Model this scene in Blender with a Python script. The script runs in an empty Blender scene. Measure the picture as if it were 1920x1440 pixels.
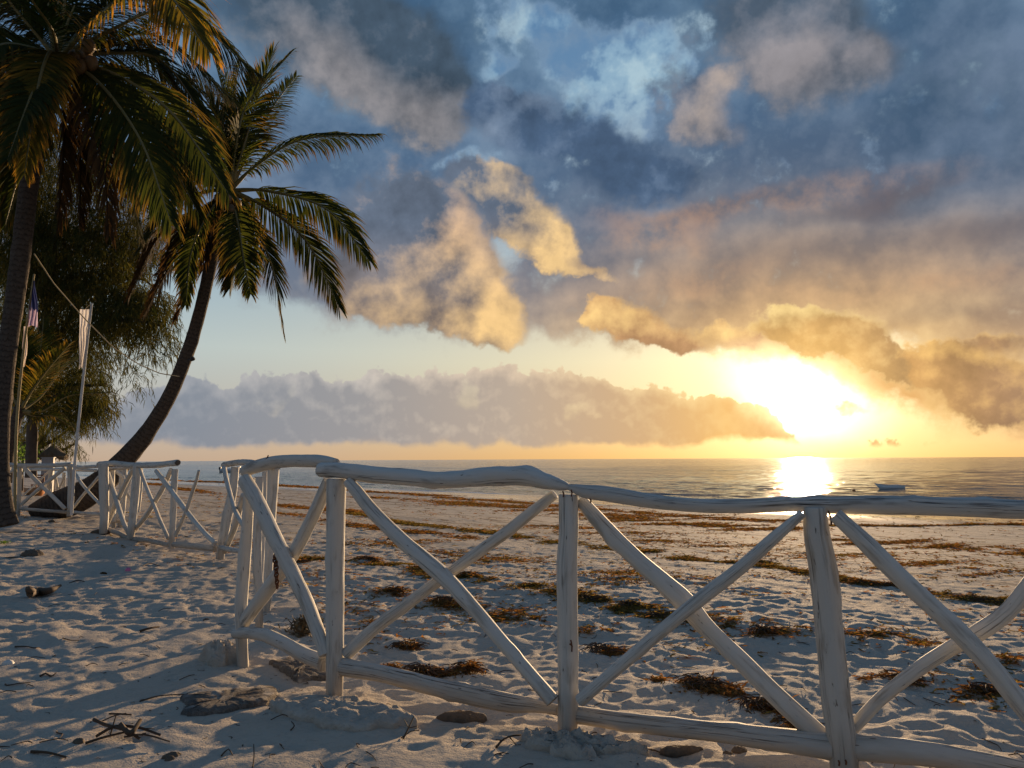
import bpy, bmesh, math, random
import numpy as np
from mathutils import Vector, Matrix, noise as mnoise

rad = math.radians
scene = bpy.context.scene
C = scene.collection

# ------------------------------------------------------------------ camera
FOC, CX, CY = 1500.0, 960.0, 720.0        # focal length and centre of the 1920 x 1440 photograph, in its pixels
EYE = 1.15
PITCH = math.atan(141.0 / FOC)
ROLL = 0.0050
F_ = Vector((0, math.cos(PITCH), math.sin(PITCH)))
R0 = Vector((1, 0, 0))
U0 = Vector((0, -math.sin(PITCH), math.cos(PITCH)))
R_ = R0 * math.cos(ROLL) - U0 * math.sin(ROLL)
U_ = U0 * math.cos(ROLL) + R0 * math.sin(ROLL)
CAM = Vector((0, 0, EYE))


def ray(u, v):
    return F_ + R_ * ((u - CX) / FOC) + U_ * ((CY - v) / FOC)


def P(u, v, d):
    """the place seen at photo position (u, v), d metres in front of the lens along the ground"""
    r = ray(u, v)
    return CAM + r * (d / r.y)


def PZ(u, v, z):
    """where the line of sight through (u, v) meets the height z"""
    r = ray(u, v)
    return CAM + r * ((z - EYE) / r.z)


cam_data = bpy.data.cameras.new('camera')
cam_data.sensor_fit = 'HORIZONTAL'
cam_data.sensor_width = 36.0
cam_data.lens = 36.0 * FOC / 1920.0
cam_data.clip_start = 0.05
cam_data.clip_end = 20000
cam = bpy.data.objects.new('camera', cam_data)
C.objects.link(cam)
M = Matrix((R_, U_, -F_)).transposed().to_4x4()
M.translation = CAM
cam.matrix_world = M
scene.camera = cam

scene.view_settings.view_transform = 'Standard'
scene.view_settings.look = 'None'
scene.view_settings.exposure = 0.5
scene.view_settings.gamma = 1.0
scene.view_settings.use_curve_mapping = False
scene.render.engine = 'CYCLES'
scene.cycles.max_bounces = 6
scene.cycles.diffuse_bounces = 2
scene.cycles.glossy_bounces = 3
scene.cycles.transmission_bounces = 3
scene.cycles.transparent_max_bounces = 4
scene.cycles.caustics_reflective = False
scene.cycles.caustics_refractive = False
scene.cycles.use_denoising = True
scene.cycles.denoiser = 'OPENIMAGEDENOISE'
scene.cycles.denoising_prefilter = 'ACCURATE'


def lin(c):
    return tuple(((x / 255.0) / 12.92 if x <= 10.3 else ((x / 255.0 + 0.055) / 1.055) ** 2.4) for x in c)


def azel(u, v):
    r = ray(u, v).normalized()
    return math.degrees(math.atan2(r.x, r.y)), math.degrees(math.asin(r.z))


SUN_AZ, SUN_EL = azel(1500, 748)


# ------------------------------------------------------------------ a small language for node graphs
class E:
    """a socket one can calculate with"""
    nt = None

    def __init__(self, s): self.s = s

    def __add__(a, b): return mth('ADD', a, b)
    __radd__ = __add__
    def __sub__(a, b): return mth('SUBTRACT', a, b)
    def __rsub__(a, b): return mth('SUBTRACT', b, a)
    def __mul__(a, b): return mth('MULTIPLY', a, b)
    __rmul__ = __mul__
    def __truediv__(a, b): return mth('DIVIDE', a, b)
    def __neg__(a): return mth('MULTIPLY', a, -1.0)


def put(sock, val):
    if isinstance(val, E): E.nt.links.new(val.s, sock)
    else: sock.default_value = val


def nd(kind, **kw):
    n = E.nt.nodes.new(kind)
    for k, v in kw.items(): setattr(n, k, v)
    return n


def mth(op, a, b=None, c=None, clamp=False):
    n = nd('ShaderNodeMath', operation=op, use_clamp=clamp)
    put(n.inputs[0], a)
    if b is not None: put(n.inputs[1], b)
    if c is not None: put(n.inputs[2], c)
    return E(n.outputs[0])


def clamp01(a): return mth('ADD', a, 0.0, clamp=True)
def mx(a, b): return mth('MAXIMUM', a, b)
def mn(a, b): return mth('MINIMUM', a, b)
def ab(a): return mth('ABSOLUTE', a)
def pw(a, b): return mth('POWER', a, b)
def ex(a): return mth('EXPONENT', a)


def sstep(x, lo, hi, a=0.0, b=1.0):
    n = nd('ShaderNodeMapRange', interpolation_type='SMOOTHSTEP')
    put(n.inputs[0], x); put(n.inputs[1], lo); put(n.inputs[2], hi); put(n.inputs[3], a); put(n.inputs[4], b)
    return E(n.outputs[0])


def vm(op, a, b=None, scale=None):
    n = nd('ShaderNodeVectorMath', operation=op)
    put(n.inputs[0], a)
    if b is not None: put(n.inputs[1], b)
    if scale is not None: put(n.inputs['Scale'], scale)
    return E(n.outputs['Value' if op in ('DOT_PRODUCT', 'LENGTH', 'DISTANCE') else 'Vector'])


def comb(x, y, z=0.0):
    n = nd('ShaderNodeCombineXYZ')
    put(n.inputs[0], x); put(n.inputs[1], y); put(n.inputs[2], z)
    return E(n.outputs[0])


def sep(v):
    n = nd('ShaderNodeSeparateXYZ'); put(n.inputs[0], v)
    return E(n.outputs[0]), E(n.outputs[1]), E(n.outputs[2])


def noise(vec, scale, detail=4.0, rough=0.5, dist=0.0, color=False, lac=2.0):
    n = nd('ShaderNodeTexNoise', noise_dimensions='3D')
    put(n.inputs['Vector'], vec); put(n.inputs['Scale'], scale); put(n.inputs['Detail'], detail)
    put(n.inputs['Roughness'], rough); put(n.inputs['Distortion'], dist); put(n.inputs['Lacunarity'], lac)
    return E(n.outputs['Color' if color else 'Fac'])


def ramp(x, stops, mode='LINEAR'):
    n = nd('ShaderNodeValToRGB')
    put(n.inputs[0], x)
    r = n.color_ramp; r.interpolation = mode
    while len(r.elements) < len(stops): r.elements.new(0.5)
    for e, (p, c) in zip(r.elements, stops):
        e.position = p
        c = (c, c, c) if isinstance(c, (int, float)) else c
        e.color = (*c, 1.0)
    return E(n.outputs['Color'])


def mix(f, a, b):
    n = nd('ShaderNodeMix', data_type='RGBA', blend_type='MIX', clamp_factor=True)
    put(n.inputs[0], f)
    for i, x in ((6, a), (7, b)):
        put(n.inputs[i], x if isinstance(x, E) else (*x, 1.0))
    return E(n.outputs[2])


def cadd(a, b, f=1.0, mode='ADD'):
    n = nd('ShaderNodeMix', data_type='RGBA', blend_type=mode, clamp_factor=False)
    put(n.inputs[0], f)
    for i, x in ((6, a), (7, b)):
        put(n.inputs[i], x if isinstance(x, E) else (*x, 1.0))
    return E(n.outputs[2])


def cscale(a, f):
    n = nd('ShaderNodeMix', data_type='RGBA', blend_type='MIX', clamp_factor=False)
    put(n.inputs[0], f); n.inputs[6].default_value = (0, 0, 0, 1)
    put(n.inputs[7], a if isinstance(a, E) else (*a, 1.0))
    return E(n.outputs[2])


def noise3(vec, scale, detail=4.0, rough=0.5):
    n = nd('ShaderNodeSeparateColor')
    put(n.inputs[0], noise(vec, scale, detail, rough, color=True))
    return [E(n.outputs[i]) - 0.5 for i in range(3)]


def rampf(x, stops):
    n = nd('ShaderNodeSeparateColor')
    put(n.inputs[0], ramp(x, stops))
    return E(n.outputs[0])

# ------------------------------------------------------------------ sky
world = bpy.data.worlds.new('World')
scene.world = world
world.use_nodes = True
E.nt = world.node_tree
E.nt.nodes.clear()


def build_sky():
    tc = nd('ShaderNodeTexCoord')
    D = E(tc.outputs['Generated'])
    dx, dy, dz = sep(D)
    az = mth('ARCTAN2', dx, dy) * 57.29578
    el = mth('ARCSINE', mn(mx(dz, -1.0), 1.0)) * 57.29578
    # angular distance to the sun
    sd = Vector((math.sin(rad(SUN_AZ)) * math.cos(rad(SUN_EL)), math.cos(rad(SUN_AZ)) * math.cos(rad(SUN_EL)), math.sin(rad(SUN_EL))))
    th = mth('ARCCOSINE', mn(vm('DOT_PRODUCT', D, tuple(sd)), 1.0)) * 57.29578
    # warps
    wx = noise(D, 9.0, 3.0, 0.55) - 0.5
    wy = noise(vm('ADD', D, (5.2, 1.3, 0.0)), 9.0, 3.0, 0.55) - 0.5
    ax, ey = az + wx * 7.0, el + wy * 5.0
    p = (ax, ey)
    fx = noise(D, 34.0, 4.0, 0.6) - 0.5
    fy = noise(vm('ADD', D, (3.7, 2.3, 0.0)), 34.0, 4.0, 0.6) - 0.5
    pf = (az + wx * 3.2 + fx * 2.6, el + wy * 2.4 + fy * 2.2)

    def blob(pt, u, v, ru, rv, rot=0.0, amp=1.0):
        a, e = azel(u, v)
        c, d = math.cos(rad(rot)), math.sin(rad(rot))
        ru, rv = ru / 26.0, rv / 26.0
        X = mth('MULTIPLY_ADD', pt[0], c / ru, mth('MULTIPLY_ADD', pt[1], d / ru, -(a * c + e * d) / ru))
        Y = mth('MULTIPLY_ADD', pt[0], -d / rv, mth('MULTIPLY_ADD', pt[1], c / rv, (a * d - e * c) / rv))
        k = mth('SUBTRACT', 1.0, mth('MULTIPLY_ADD', X, X, Y * Y), clamp=True)
        return k * k * amp

    def blobs(pt, lst, grow=1.0):
        t = None
        for b in lst:
            k = blob(pt, b[0], b[1], b[2] * grow, b[3] * grow, *b[4:])
            t = k if t is None else t + k
        return t

    e01 = clamp01(el / 40.0)
    near = sstep(ab(az - SUN_AZ), 46.0, 0.0)          # 1 under the sun, 0 far along the horizon
    ang = lambda v: max(0.0, min(1.0, azel(960, v)[1] / 40.0))
    # --- clear air
    far_c = ramp(e01, [(0.0, lin((206, 180, 156))), (ang(830), lin((206, 186, 166))), (ang(800), lin((194, 184, 174))), (ang(660), lin((196, 208, 206))), (ang(560), lin((172, 194, 204))), (ang(380), lin((140, 172, 200))), (ang(150), lin((122, 164, 198))), (1.0, lin((70, 112, 165)))])
    near_c = ramp(e01, [(0.0, lin((252, 194, 106))), (ang(800), lin((255, 222, 156))), (ang(680), lin((255, 238, 190))), (ang(580), lin((226, 214, 190))), (ang(400), lin((160, 178, 195))), (ang(150), lin((150, 186, 210))), (1.0, lin((74, 116, 168)))])
    col = mix(near, far_c, near_c)
    hi_ = noise(D, 22.0, 4.0, 0.6)
    col = mix(sstep(el, 12.0, 18.0) * sstep(hi_ + wx * 0.8, 0.56, 0.40) * 0.8, col, lin((84, 128, 172)))
    col = mix(sstep(el, 12.0, 18.0) * sstep(hi_ + wx * 0.8, 0.54, 0.70) * 0.7, col, lin((186, 214, 226)))
    nish = nd('ShaderNodeTexSky', sky_type='NISHITA', sun_disc=False, sun_elevation=rad(SUN_EL), sun_rotation=rad(SUN_AZ), air_density=1.0, dust_density=1.2, ozone_density=1.5)
    col = cadd(cscale(col, 0.86), cscale(E(nish.outputs[0]), 0.006))
    # --- glow of the veiled sun
    core = ex(th * th * -0.20)
    halo = ex(th * -0.18)
    col = cadd(col, cadd(cscale(lin((255, 232, 184)), halo * 1.15), cscale((1.0, 0.86, 0.55), core * 1.6)))

    lump2 = ab(noise(D, 44.0, 3.0, 0.5) - 0.5) * 2.0
    # --- bank of cumulus low over the sea
    def low_bank(col):
        lump = noise(D, 24.0, 5.0, 0.5)
        pr = clamp01((az + 40.0) / 80.0)
        ta = lambda u: (azel(u, 760)[0] + 40) / 80.0
        tv = lambda u, v: azel(u, v)[1] / 10.0
        prof = rampf(pr, [(0.0, 0.30), (ta(200), tv(200, 770)), (ta(330), tv(330, 722)), (ta(430), tv(430, 735)), (ta(490), tv(490, 716)), (ta(640), tv(640, 722)), (ta(760), tv(760, 712)), (ta(880), tv(880, 704)), (ta(1050), tv(1050, 700)), (ta(1160), tv(1160, 732)), (ta(1300), tv(1300, 748)), (ta(1440), tv(1440, 782)), (ta(1500), tv(1500, 850)), (1.0, 0.0)])
        top = prof * 10.0
        dn = (top - el) + (lump - 0.5) * 2.6 + lump2 * 1.5 + 0.35
        a = sstep(dn, -0.04, 0.24) * sstep(el + (lump - 0.5) * 2.0, 0.75, 1.35)
        a = a * sstep(wx + 0.5 + (lump - 0.5) * 0.5, 0.27, 0.36, 0.65, 1.0)
        rim = sstep(dn, 1.5, 0.0)
        shade = noise(vm('ADD', D, (0.006, 0.0, 0.012)), 24.0, 5.0, 0.5) - lump
        puff = ab(noise(vm('ADD', D, (0.004, 0.0, 0.007)), 44.0, 3.0, 0.5) - 0.5) * 2.0 - lump2
        lit = clamp01(0.06 + shade * 1.6 + rim * 0.75 - puff * 0.5 + (lump2 - 0.30) * 0.15 + wx * 0.6)
        az01 = clamp01((az + 22.0) / 44.0)
        dark = ramp(az01, [(0.0, lin((132, 140, 152))), (0.25, lin((154, 152, 154))), (0.5, lin((186, 168, 152))), (0.72, lin((214, 174, 128))), (0.84, lin((240, 186, 110))), (1.0, lin((210, 150, 90)))])
        light = ramp(az01, [(0.0, lin((166, 168, 174))), (0.25, lin((200, 192, 184))), (0.5, lin((230, 206, 178))), (0.72, lin((246, 212, 156))), (0.84, lin((255, 214, 140))), (1.0, lin((240, 190, 120)))])
        c = mix(lit, dark, light)
        c = mix(sstep(el + (lump - 0.5) * 3.0, 1.6, 0.2), c, ramp(az01, [(0.0, lin((178, 164, 158))), (0.5, lin((206, 176, 146))), (0.8, lin((246, 190, 108))), (1.0, lin((240, 180, 100)))]))
        return mix(a * 0.94, col, c)
    col = low_bank(col)

    # --- the wide grey cloud deck
    n1 = noise(D, 7.0, 5.0, 0.52)
    n2 = noise(D, 17.0, 6.0, 0.60)
    n2s = noise(vm('ADD', D, (0.014, 0.0, -0.014)), 17.0, 4.0, 0.56)
    pr = clamp01((az + 60.0) / 120.0)
    ta = lambda u: (azel(u, 600)[0] + 60) / 120.0
    tv = lambda u, v: azel(u, v)[1] / 20.0
    base = rampf(pr, [(0.0, 0.42), (ta(0), tv(0, 500)), (ta(400), tv(400, 520)), (ta(620), tv(620, 600)), (ta(900), tv(900, 640)), (ta(1130), tv(1130, 640)), (ta(1330), tv(1330, 668)), (ta(1500), tv(1500, 690)), (ta(1620), tv(1620, 740)), (ta(1760), tv(1760, 800)), (ta(1900), tv(1900, 826)), (1.0, 0.16)]) * 20.0
    under = sstep(el + (n2 - 0.5) * 5.0 + fy * 1.6 - base, -0.9, 1.1)
    gaps = blobs(p, [
        (1130, 180, 190, 150, 25, 0.66), (1010, 80, 190, 100, -15, 0.50), (935, 160, 62, 42, 20, 0.60), (880, 300, 105, 34, 5, 0.60),
        (1085, 295, 80, 36, -35, 0.62), (1175, 500, 60, 20, 0, 0.30), (930, 505, 60, 70, -60, 0.55), (640, 160, 90, 60, -30, 0.46), (560, 60, 80, 130, 0, 0.28),
        (1260, 90, 170, 100, 20, 0.56), (1880, 110, 70, 150, 0, 0.22), (1690, 665, 95, 62, -20, 0.52), (1290, 640, 90, 40, -10, 0.2)])
    cover = under * sstep((n1 - 0.5) * 0.9 + (n2 - 0.5) * 1.2 + (fx + fy) * 0.22 + 0.46 - gaps, -0.22, 0.36)
    n1s = noise(vm('ADD', D, (0.045, 0.0, -0.040)), 7.0, 4.0, 0.52)
    nl = noise(comb(az * 0.035, el * 0.13, 2.0), 1.0, 4.0, 0.55)
    sl = clamp01(0.34 + (n2 - n2s) * 1.3 + (n1 - n1s) * 1.6 + (n1 - 0.5) * 0.9 + (n2 - 0.5) * 0.4 + (fx + fy) * 0.25 + (nl - 0.5) * 1.5)
    # colour of the deck: blue high up and away from the sun, brown and gold towards it
    warm = sstep(th, 30.0, 3.0)
    cool_d = ramp(e01, [(0.0, lin((150, 140, 140))), (ang(600), lin((114, 118, 130))), (ang(420), lin((84, 104, 130))), (ang(200), lin((68, 96, 126))), (ang(20), lin((62, 90, 118))), (1.0, lin((52, 84, 120)))])
    cool_l = ramp(e01, [(0.0, lin((205, 180, 154))), (ang(600), lin((162, 156, 152))), (ang(420), lin((122, 136, 156))), (ang(200), lin((108, 134, 160))), (ang(20), lin((100, 128, 154))), (1.0, lin((86, 120, 156)))])
    warm_d = ramp(e01, [(0.0, lin((236, 172, 88))), (ang(700), lin((206, 160, 102))), (ang(560), lin((142, 118, 98))), (ang(420), lin((92, 96, 106))), (ang(250), lin((64, 88, 118))), (1.0, lin((48, 80, 118)))])
    warm_l = ramp(e01, [(0.0, lin((255, 218, 136))), (ang(700), lin((250, 212, 146))), (ang(560), lin((200, 160, 118))), (ang(420), lin((138, 128, 124))), (ang(250), lin((100, 118, 140))), (1.0, lin((78, 112, 150)))])
    deck = mix(warm, mix(sl, cool_d, cool_l), mix(sl, warm_d, warm_l))
    # places where the deck is heavier, bluer or catches peach light
    deck = cscale(deck, 1.10)
    rimd = sstep(cover, 0.95, 0.35) * sstep(el, 11.0, 17.0)
    deck = mix(rimd * 0.50, deck, lin((160, 180, 198)))
    blue = blobs(p, [(1810, 110, 260, 190, 0, 0.9), (1640, 290, 420, 130, -6, 0.45), (1850, 250, 230, 150, 0, 0.4), (520, 270, 260, 130, 0, 0.30)])
    deck = mix(blue, deck, mix(sl, lin((64, 88, 114)), lin((104, 122, 146))))
    peach = blobs(p, [(1290, 410, 240, 36, 3, 0.40), (1520, 372, 360, 40, 3, 0.34), (1240, 450, 150, 36, 0, 0.40), (1720, 540, 260, 26, 0, 0.30), (1330, 510, 170, 40, 0, 0.3)])
    deck = mix(peach * sstep(n2 + fx * 0.6, 0.20, 0.74), deck, lin((206, 156, 116)))
    shadow = blobs(p, [(1640, 378, 180, 30, 8, 0.75), (1380, 392, 260, 30, 5, 0.40), (1850, 425, 160, 46, 0, 0.55), (1500, 480, 220, 50, 0, 0.30), (1760, 590, 200, 30, 0, 0.25)])
    deck = mix(shadow, deck, lin((92, 86, 94)))
    deck = cadd(deck, cscale(lin((255, 190, 90)), ex(th * -0.34) * 0.5))
    col = mix(cover * 0.96, col, deck)

    # --- cumulus in front of the deck, lit from the sun's side
    pl = (az + wx * 2.4 + fx * 1.1, el + wy * 2.0 + fy * 0.9)

    def cumulus(col, lst, lights, dark, light, k=1.0, lo=0.22, hi=0.70, edge=0.0, bil=0.30, dl=0.0):
        b = blobs(pf, lst, 1.32)
        dn = mn(b + (n2 - 0.5) * k + (lump2 - 0.3) * bil, b * 3.0)
        a = sstep(dn, lo, hi)
        L = blobs(pl, lights, 1.3) + (n2 - n2s) * 0.9 + (n2 - 0.46) * 0.5 + (n1 - n1s) * 1.2 + (fx + fy) * 0.30 + (lump2 - 0.3) * bil * 0.9 + sstep(dn, lo + 0.45, lo) * edge
        if dl:
            L = L * 0.85 + 0.10 + (b - blobs((pf[0] + 1.5, pf[1] - 0.9), lst, 1.32)) * dl
        tone = 1.0 + (n2 - 0.5) * 0.9 + (n1 - n1s) * 0.9 + (fx + fy) * 0.35
        return mix(a, col, mix(clamp01(L), cscale(dark, tone), cscale(light, tone * 0.5 + 0.5)))
    # broad grey masses high up, pink on the side turned to the sun
    col = cumulus(col,
        [(600, 40, 260, 120, -10, 1.0), (720, 110, 190, 110, -30, 1.0), (800, 170, 110, 90, -40, 0.9), (830, 235, 46, 40, 0, 0.7)],
        [(690, 170, 200, 62, -32, 0.85), (820, 215, 90, 70, -30, 0.9), (640, 120, 120, 60, -30, 0.3)],
        lin((72, 90, 108)), lin((140, 138, 142)), lo=0.12, hi=0.80, bil=0.15)
    col = cumulus(col,
        [(1470, 40, 170, 120, 10, 1.0), (1520, 110, 120, 100, 20, 1.0), (1650, 110, 60, 50, 0, 0.7)],
        [(1500, 140, 140, 70, 10, 0.8), (1440, 90, 100, 80, 0, 0.35), (1650, 100, 60, 50, 0, 0.5)],
        lin((82, 98, 116)), lin((142, 138, 142)), lo=0.12, hi=0.80, bil=0.15)
    col = cumulus(col,
        [(1350, 165, 80, 40, 20, 0.9), (1300, 225, 70, 60, 0, 1.0), (1260, 150, 60, 40, 0, 0.7), (1370, 250, 50, 30, 0, 0.6)],
        [(1360, 155, 70, 30, 20, 0.7), (1310, 225, 50, 46, 0, 0.8), (1365, 250, 40, 30, 0, 0.4)],
        lin((92, 108, 130)), lin((166, 154, 148)), lo=0.16, hi=0.80)
    col = cumulus(col,
        [(1000, 240, 150, 70, 0, 0.9), (1160, 290, 150, 60, -12, 0.9), (930, 215, 90, 50, 0, 0.8), (1220, 350, 190, 60, 0, 0.8)],
        [(1010, 190, 90, 40, 0, 0.4), (900, 250, 60, 30, 0, 0.3)],
        lin((74, 96, 124)), lin((124, 140, 160)), lo=0.22, hi=0.80, edge=0.3)
    # the lit towers above the clear strip
    dk = mix(sstep(el, 9.0, 17.0), lin((146, 130, 120)), lin((98, 110, 128)))
    col = cumulus(col,
        [(800, 420, 150, 110, -35, 0.9), (720, 470, 170, 130, 0, 0.9), (850, 520, 170, 90, -34, 1.0), (760, 570, 210, 60, -16, 0.9), (910, 590, 100, 54, -24, 1.0), (850, 440, 60, 60, 0, 0.6)],
        [(910, 520, 60, 110, 30, 0.40), (945, 570, 64, 60, -40, 0.50), (900, 610, 120, 34, -20, 0.30), (845, 430, 60, 50, -30, 0.30), (740, 390, 50, 40, 0, 0.20), (800, 520, 60, 50, 0, 0.10)],
        dk, mix(sstep(el, 9.0, 18.0), lin((248, 206, 142)), lin((226, 188, 150))), edge=0.10, dl=0.48)
    col = cumulus(col,
        [(890, 330, 90, 50, -10, 1.0), (945, 385, 90, 70, -30, 1.0), (1010, 440, 90, 80, -30, 1.0), (1055, 485, 58, 46, -20, 0.9), (1120, 508, 55, 16, -10, 0.7)],
        [(1035, 425, 70, 70, -40, 0.50), (1000, 490, 100, 44, -20, 0.55), (1060, 480, 60, 60, 0, 0.4), (960, 470, 60, 40, 0, 0.25)],
        mix(sstep(el, 12.0, 18.0), lin((168, 144, 126)), lin((96, 108, 126))), lin((250, 210, 148)), edge=0.10, dl=0.45)
    col = cumulus(col,
        [(1190, 600, 90, 46, -22, 1.0), (1130, 585, 36, 46, 0, 0.8), (1250, 640, 90, 24, -20, 0.7), (1340, 625, 110, 30, 0, 0.7), (1400, 640, 60, 30, -40, 0.5)],
        [(1150, 590, 70, 50, 0, 0.6), (1220, 605, 50, 36, 0, 0.4), (1340, 615, 80, 30, 0, 0.6)],
        lin((206, 158, 112)), lin((252, 212, 138)), edge=0.35)
    glare = blob((az + fx * 1.4, el + fy * 1.2), 1500, 735, 190, 90, -24, 1.0)
    col = cadd(col, cscale((1.0, 0.84, 0.50), glare * 1.0))
    col = cumulus(col,
        [(1540, 615, 120, 46, -6, 1.0), (1480, 605, 60, 36, 0, 0.8), (1600, 655, 120, 40, -25, 0.9), (1690, 690, 120, 30, -25, 0.8)],
        [(1465, 590, 60, 30, 0, 0.5), (1540, 580, 120, 18, -6, 0.55)],
        mix(sstep(th, 2.0, 9.0), lin((230, 180, 104)), lin((180, 142, 100))), lin((255, 222, 150)), edge=0.70)
    col = cumulus(col,
        [(1860, 720, 130, 60, -10, 1.0), (1770, 690, 80, 40, -20, 0.9), (1900, 770, 120, 40, 0, 0.8), (1590, 775, 44, 14, 10, 0.48), (1870, 640, 110, 22, 0, 0.55)],
        [(1800, 668, 110, 20, -14, 0.5), (1880, 610, 90, 22, 0, 0.4)],
        mix(sstep(th, 4.0, 15.0), lin((220, 168, 100)), lin((156, 124, 98))), lin((255, 206, 124)), edge=0.55)
    # --- light spilling over the cloud edges round the sun
    col = cadd(col, cscale((1.0, 0.86, 0.54), glare * 0.34 + ex(th * th * -0.75) * 7.0))
    col = cadd(col, cscale((1.0, 0.70, 0.34), ex(th * -0.22) * 0.16))
    # below the horizon the air carries on in the horizon's colour
    bg = nd('ShaderNodeBackground')
    put(bg.inputs[0], col); bg.inputs[1].default_value = 0.707
    out = nd('ShaderNodeOutputWorld')
    E.nt.links.new(bg.outputs[0], out.inputs[0])


build_sky()
world.cycles.sampling_method = 'MANUAL'
world.cycles.sample_map_resolution = 1024

# ------------------------------------------------------------------ sun
sl_ = bpy.data.lights.new('sun', 'SUN')
sl_.energy = 5.0
sl_.angle = rad(1.2)
sl_.color = (1.0, 0.68, 0.38)
sun = bpy.data.objects.new('sun', sl_)
C.objects.link(sun)
sdir = Vector((math.sin(rad(SUN_AZ)) * math.cos(rad(SUN_EL)), math.cos(rad(SUN_AZ)) * math.cos(rad(SUN_EL)), math.sin(rad(SUN_EL))))
sun.rotation_euler = sdir.to_track_quat('Z', 'Y').to_euler()
sun.location = (20, 60, 20)

# ------------------------------------------------------------------ helpers for meshes, names and labels
def link(name, me, mats, parent=None):
    o = bpy.data.objects.new(name, me)
    C.objects.link(o)
    for m in (mats if isinstance(mats, (list, tuple)) else [mats]):
        if m is not None and me.materials.find(m.name) < 0: me.materials.append(m)
    if parent is not None: o.parent = parent
    return o


def tag(o, label=None, cat=None, group=None, kind=None):
    if label: o['label'] = label
    if cat: o['category'] = cat
    if group: o['group'] = group
    if kind: o['kind'] = kind
    return o


def thing(name, loc, label, cat, group=None):
    o = bpy.data.objects.new(name, None)
    o.empty_display_size = 0.2
    C.objects.link(o)
    o.location = loc
    return tag(o, label, cat, group)


class MB:
    """collects vertices, faces and uvs of one mesh"""

    def __init__(self): self.v, self.f, self.uv, self.n = [], [], [], 0

    def add(self, v, f, uv=None):
        v = np.asarray(v, dtype=np.float64).reshape(-1, 3)
        f = [tuple(i + self.n for i in q) for q in f]
        self.v.append(v); self.f += f; self.n += len(v)
        self.uv.append(np.zeros((len(v), 2)) if uv is None else np.asarray(uv, dtype=np.float64))

    def mesh(self, name, origin=(0, 0, 0), smooth=True):
        me = bpy.data.meshes.new(name)
        V = np.concatenate(self.v) - np.array(origin)[None, :]
        me.from_pydata(V.tolist(), [], self.f)
        uv = np.concatenate(self.uv)
        lay = me.uv_layers.new(name='UVMap')
        li = np.empty(len(me.loops), dtype=np.int32)
        me.loops.foreach_get('vertex_index', li)
        lay.data.foreach_set('uv', uv[li].astype(np.float32).ravel())
        me.polygons.foreach_set('use_smooth', [smooth] * len(me.polygons))
        me.update()
        return me

    def build(self, name, mats, parent=None, smooth=True):
        org = tuple(parent.location) if parent is not None else (0, 0, 0)
        if parent is not None and parent.parent is not None:
            q = parent.parent; org = tuple(Vector(org) + q.location)
        return link(name, self.mesh(name, org, smooth), mats, parent)


def grid_mesh(name, X, Y, Z, mats, uv=None):
    """one sheet from 2-d arrays of coordinates"""
    n, m = X.shape
    me = bpy.data.meshes.new(name)
    V = np.stack([X, Y, Z], -1).reshape(-1, 3).astype(np.float32)
    i = np.arange(n * m).reshape(n, m)
    Q = np.stack([i[:-1, :-1], i[:-1, 1:], i[1:, 1:], i[1:, :-1]], -1).reshape(-1, 4).astype(np.int32)
    me.vertices.add(len(V)); me.vertices.foreach_set('co', V.ravel())
    me.loops.add(Q.size); me.loops.foreach_set('vertex_index', Q.ravel())
    me.polygons.add(len(Q))
    me.polygons.foreach_set('loop_start', np.arange(0, Q.size, 4, dtype=np.int32))
    me.polygons.foreach_set('use_smooth', np.ones(len(Q), dtype=bool))
    me.update(calc_edges=True)
    return link(name, me, mats)


# ------------------------------------------------------------------ noise for shapes
def _h(ix, iy, seed):
    n = (ix.astype(np.int64) * 374761393 + iy.astype(np.int64) * 668265263 + seed * 974634777) & 0xFFFFFFFF
    n = ((n ^ (n >> 13)) * 1274126177) & 0xFFFFFFFF
    n = n ^ (n >> 16)
    return (n & 0xFFFFFF) / float(0x1000000)


def gnoise(x, y, seed=0):
    ix, iy = np.floor(x), np.floor(y)
    fx, fy = x - ix, y - iy
    u, v = fx * fx * fx * (fx * (fx * 6 - 15) + 10), fy * fy * fy * (fy * (fy * 6 - 15) + 10)

    def g(a, b):
        t = _h(ix + a, iy + b, seed) * 2 * math.pi
        return np.cos(t) * (fx - a) + np.sin(t) * (fy - b)
    return ((g(0, 0) * (1 - u) + g(1, 0) * u) * (1 - v) + (g(0, 1) * (1 - u) + g(1, 1) * u) * v) * 1.5


def fbm(x, y, oct=4, seed=0, gain=0.5):
    s, a = 0.0, 1.0
    for k in range(oct):
        s = s + a * gnoise(x, y, seed + 17 * k)
        x, y, a = x * 2.03 + 5.1, y * 2.03 + 3.7, a * gain
    return s


def bowls(x, y, seed=0):
    """trampled sand: shallow scoops with crests between them"""
    ix, iy = np.floor(x), np.floor(y)
    best = np.full(x.shape, 9.0)
    for a in (-1, 0, 1):
        for b in (-1, 0, 1):
            px = ix + a + 0.1 + 0.8 * _h(ix + a, iy + b, seed)
            py = iy + b + 0.1 + 0.8 * _h(ix + a, iy + b, seed + 5)
            w = 0.75 + 0.6 * _h(ix + a, iy + b, seed + 9)
            d = ((x - px) ** 2 + (y - py) ** 2) * w
            best = np.minimum(best, d)
    return np.sqrt(np.minimum(best, 1.4))


def sm(x, a, b):
    t = np.clip((x - a) / (b - a), 0, 1)
    return t * t * (3 - 2 * t)


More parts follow.
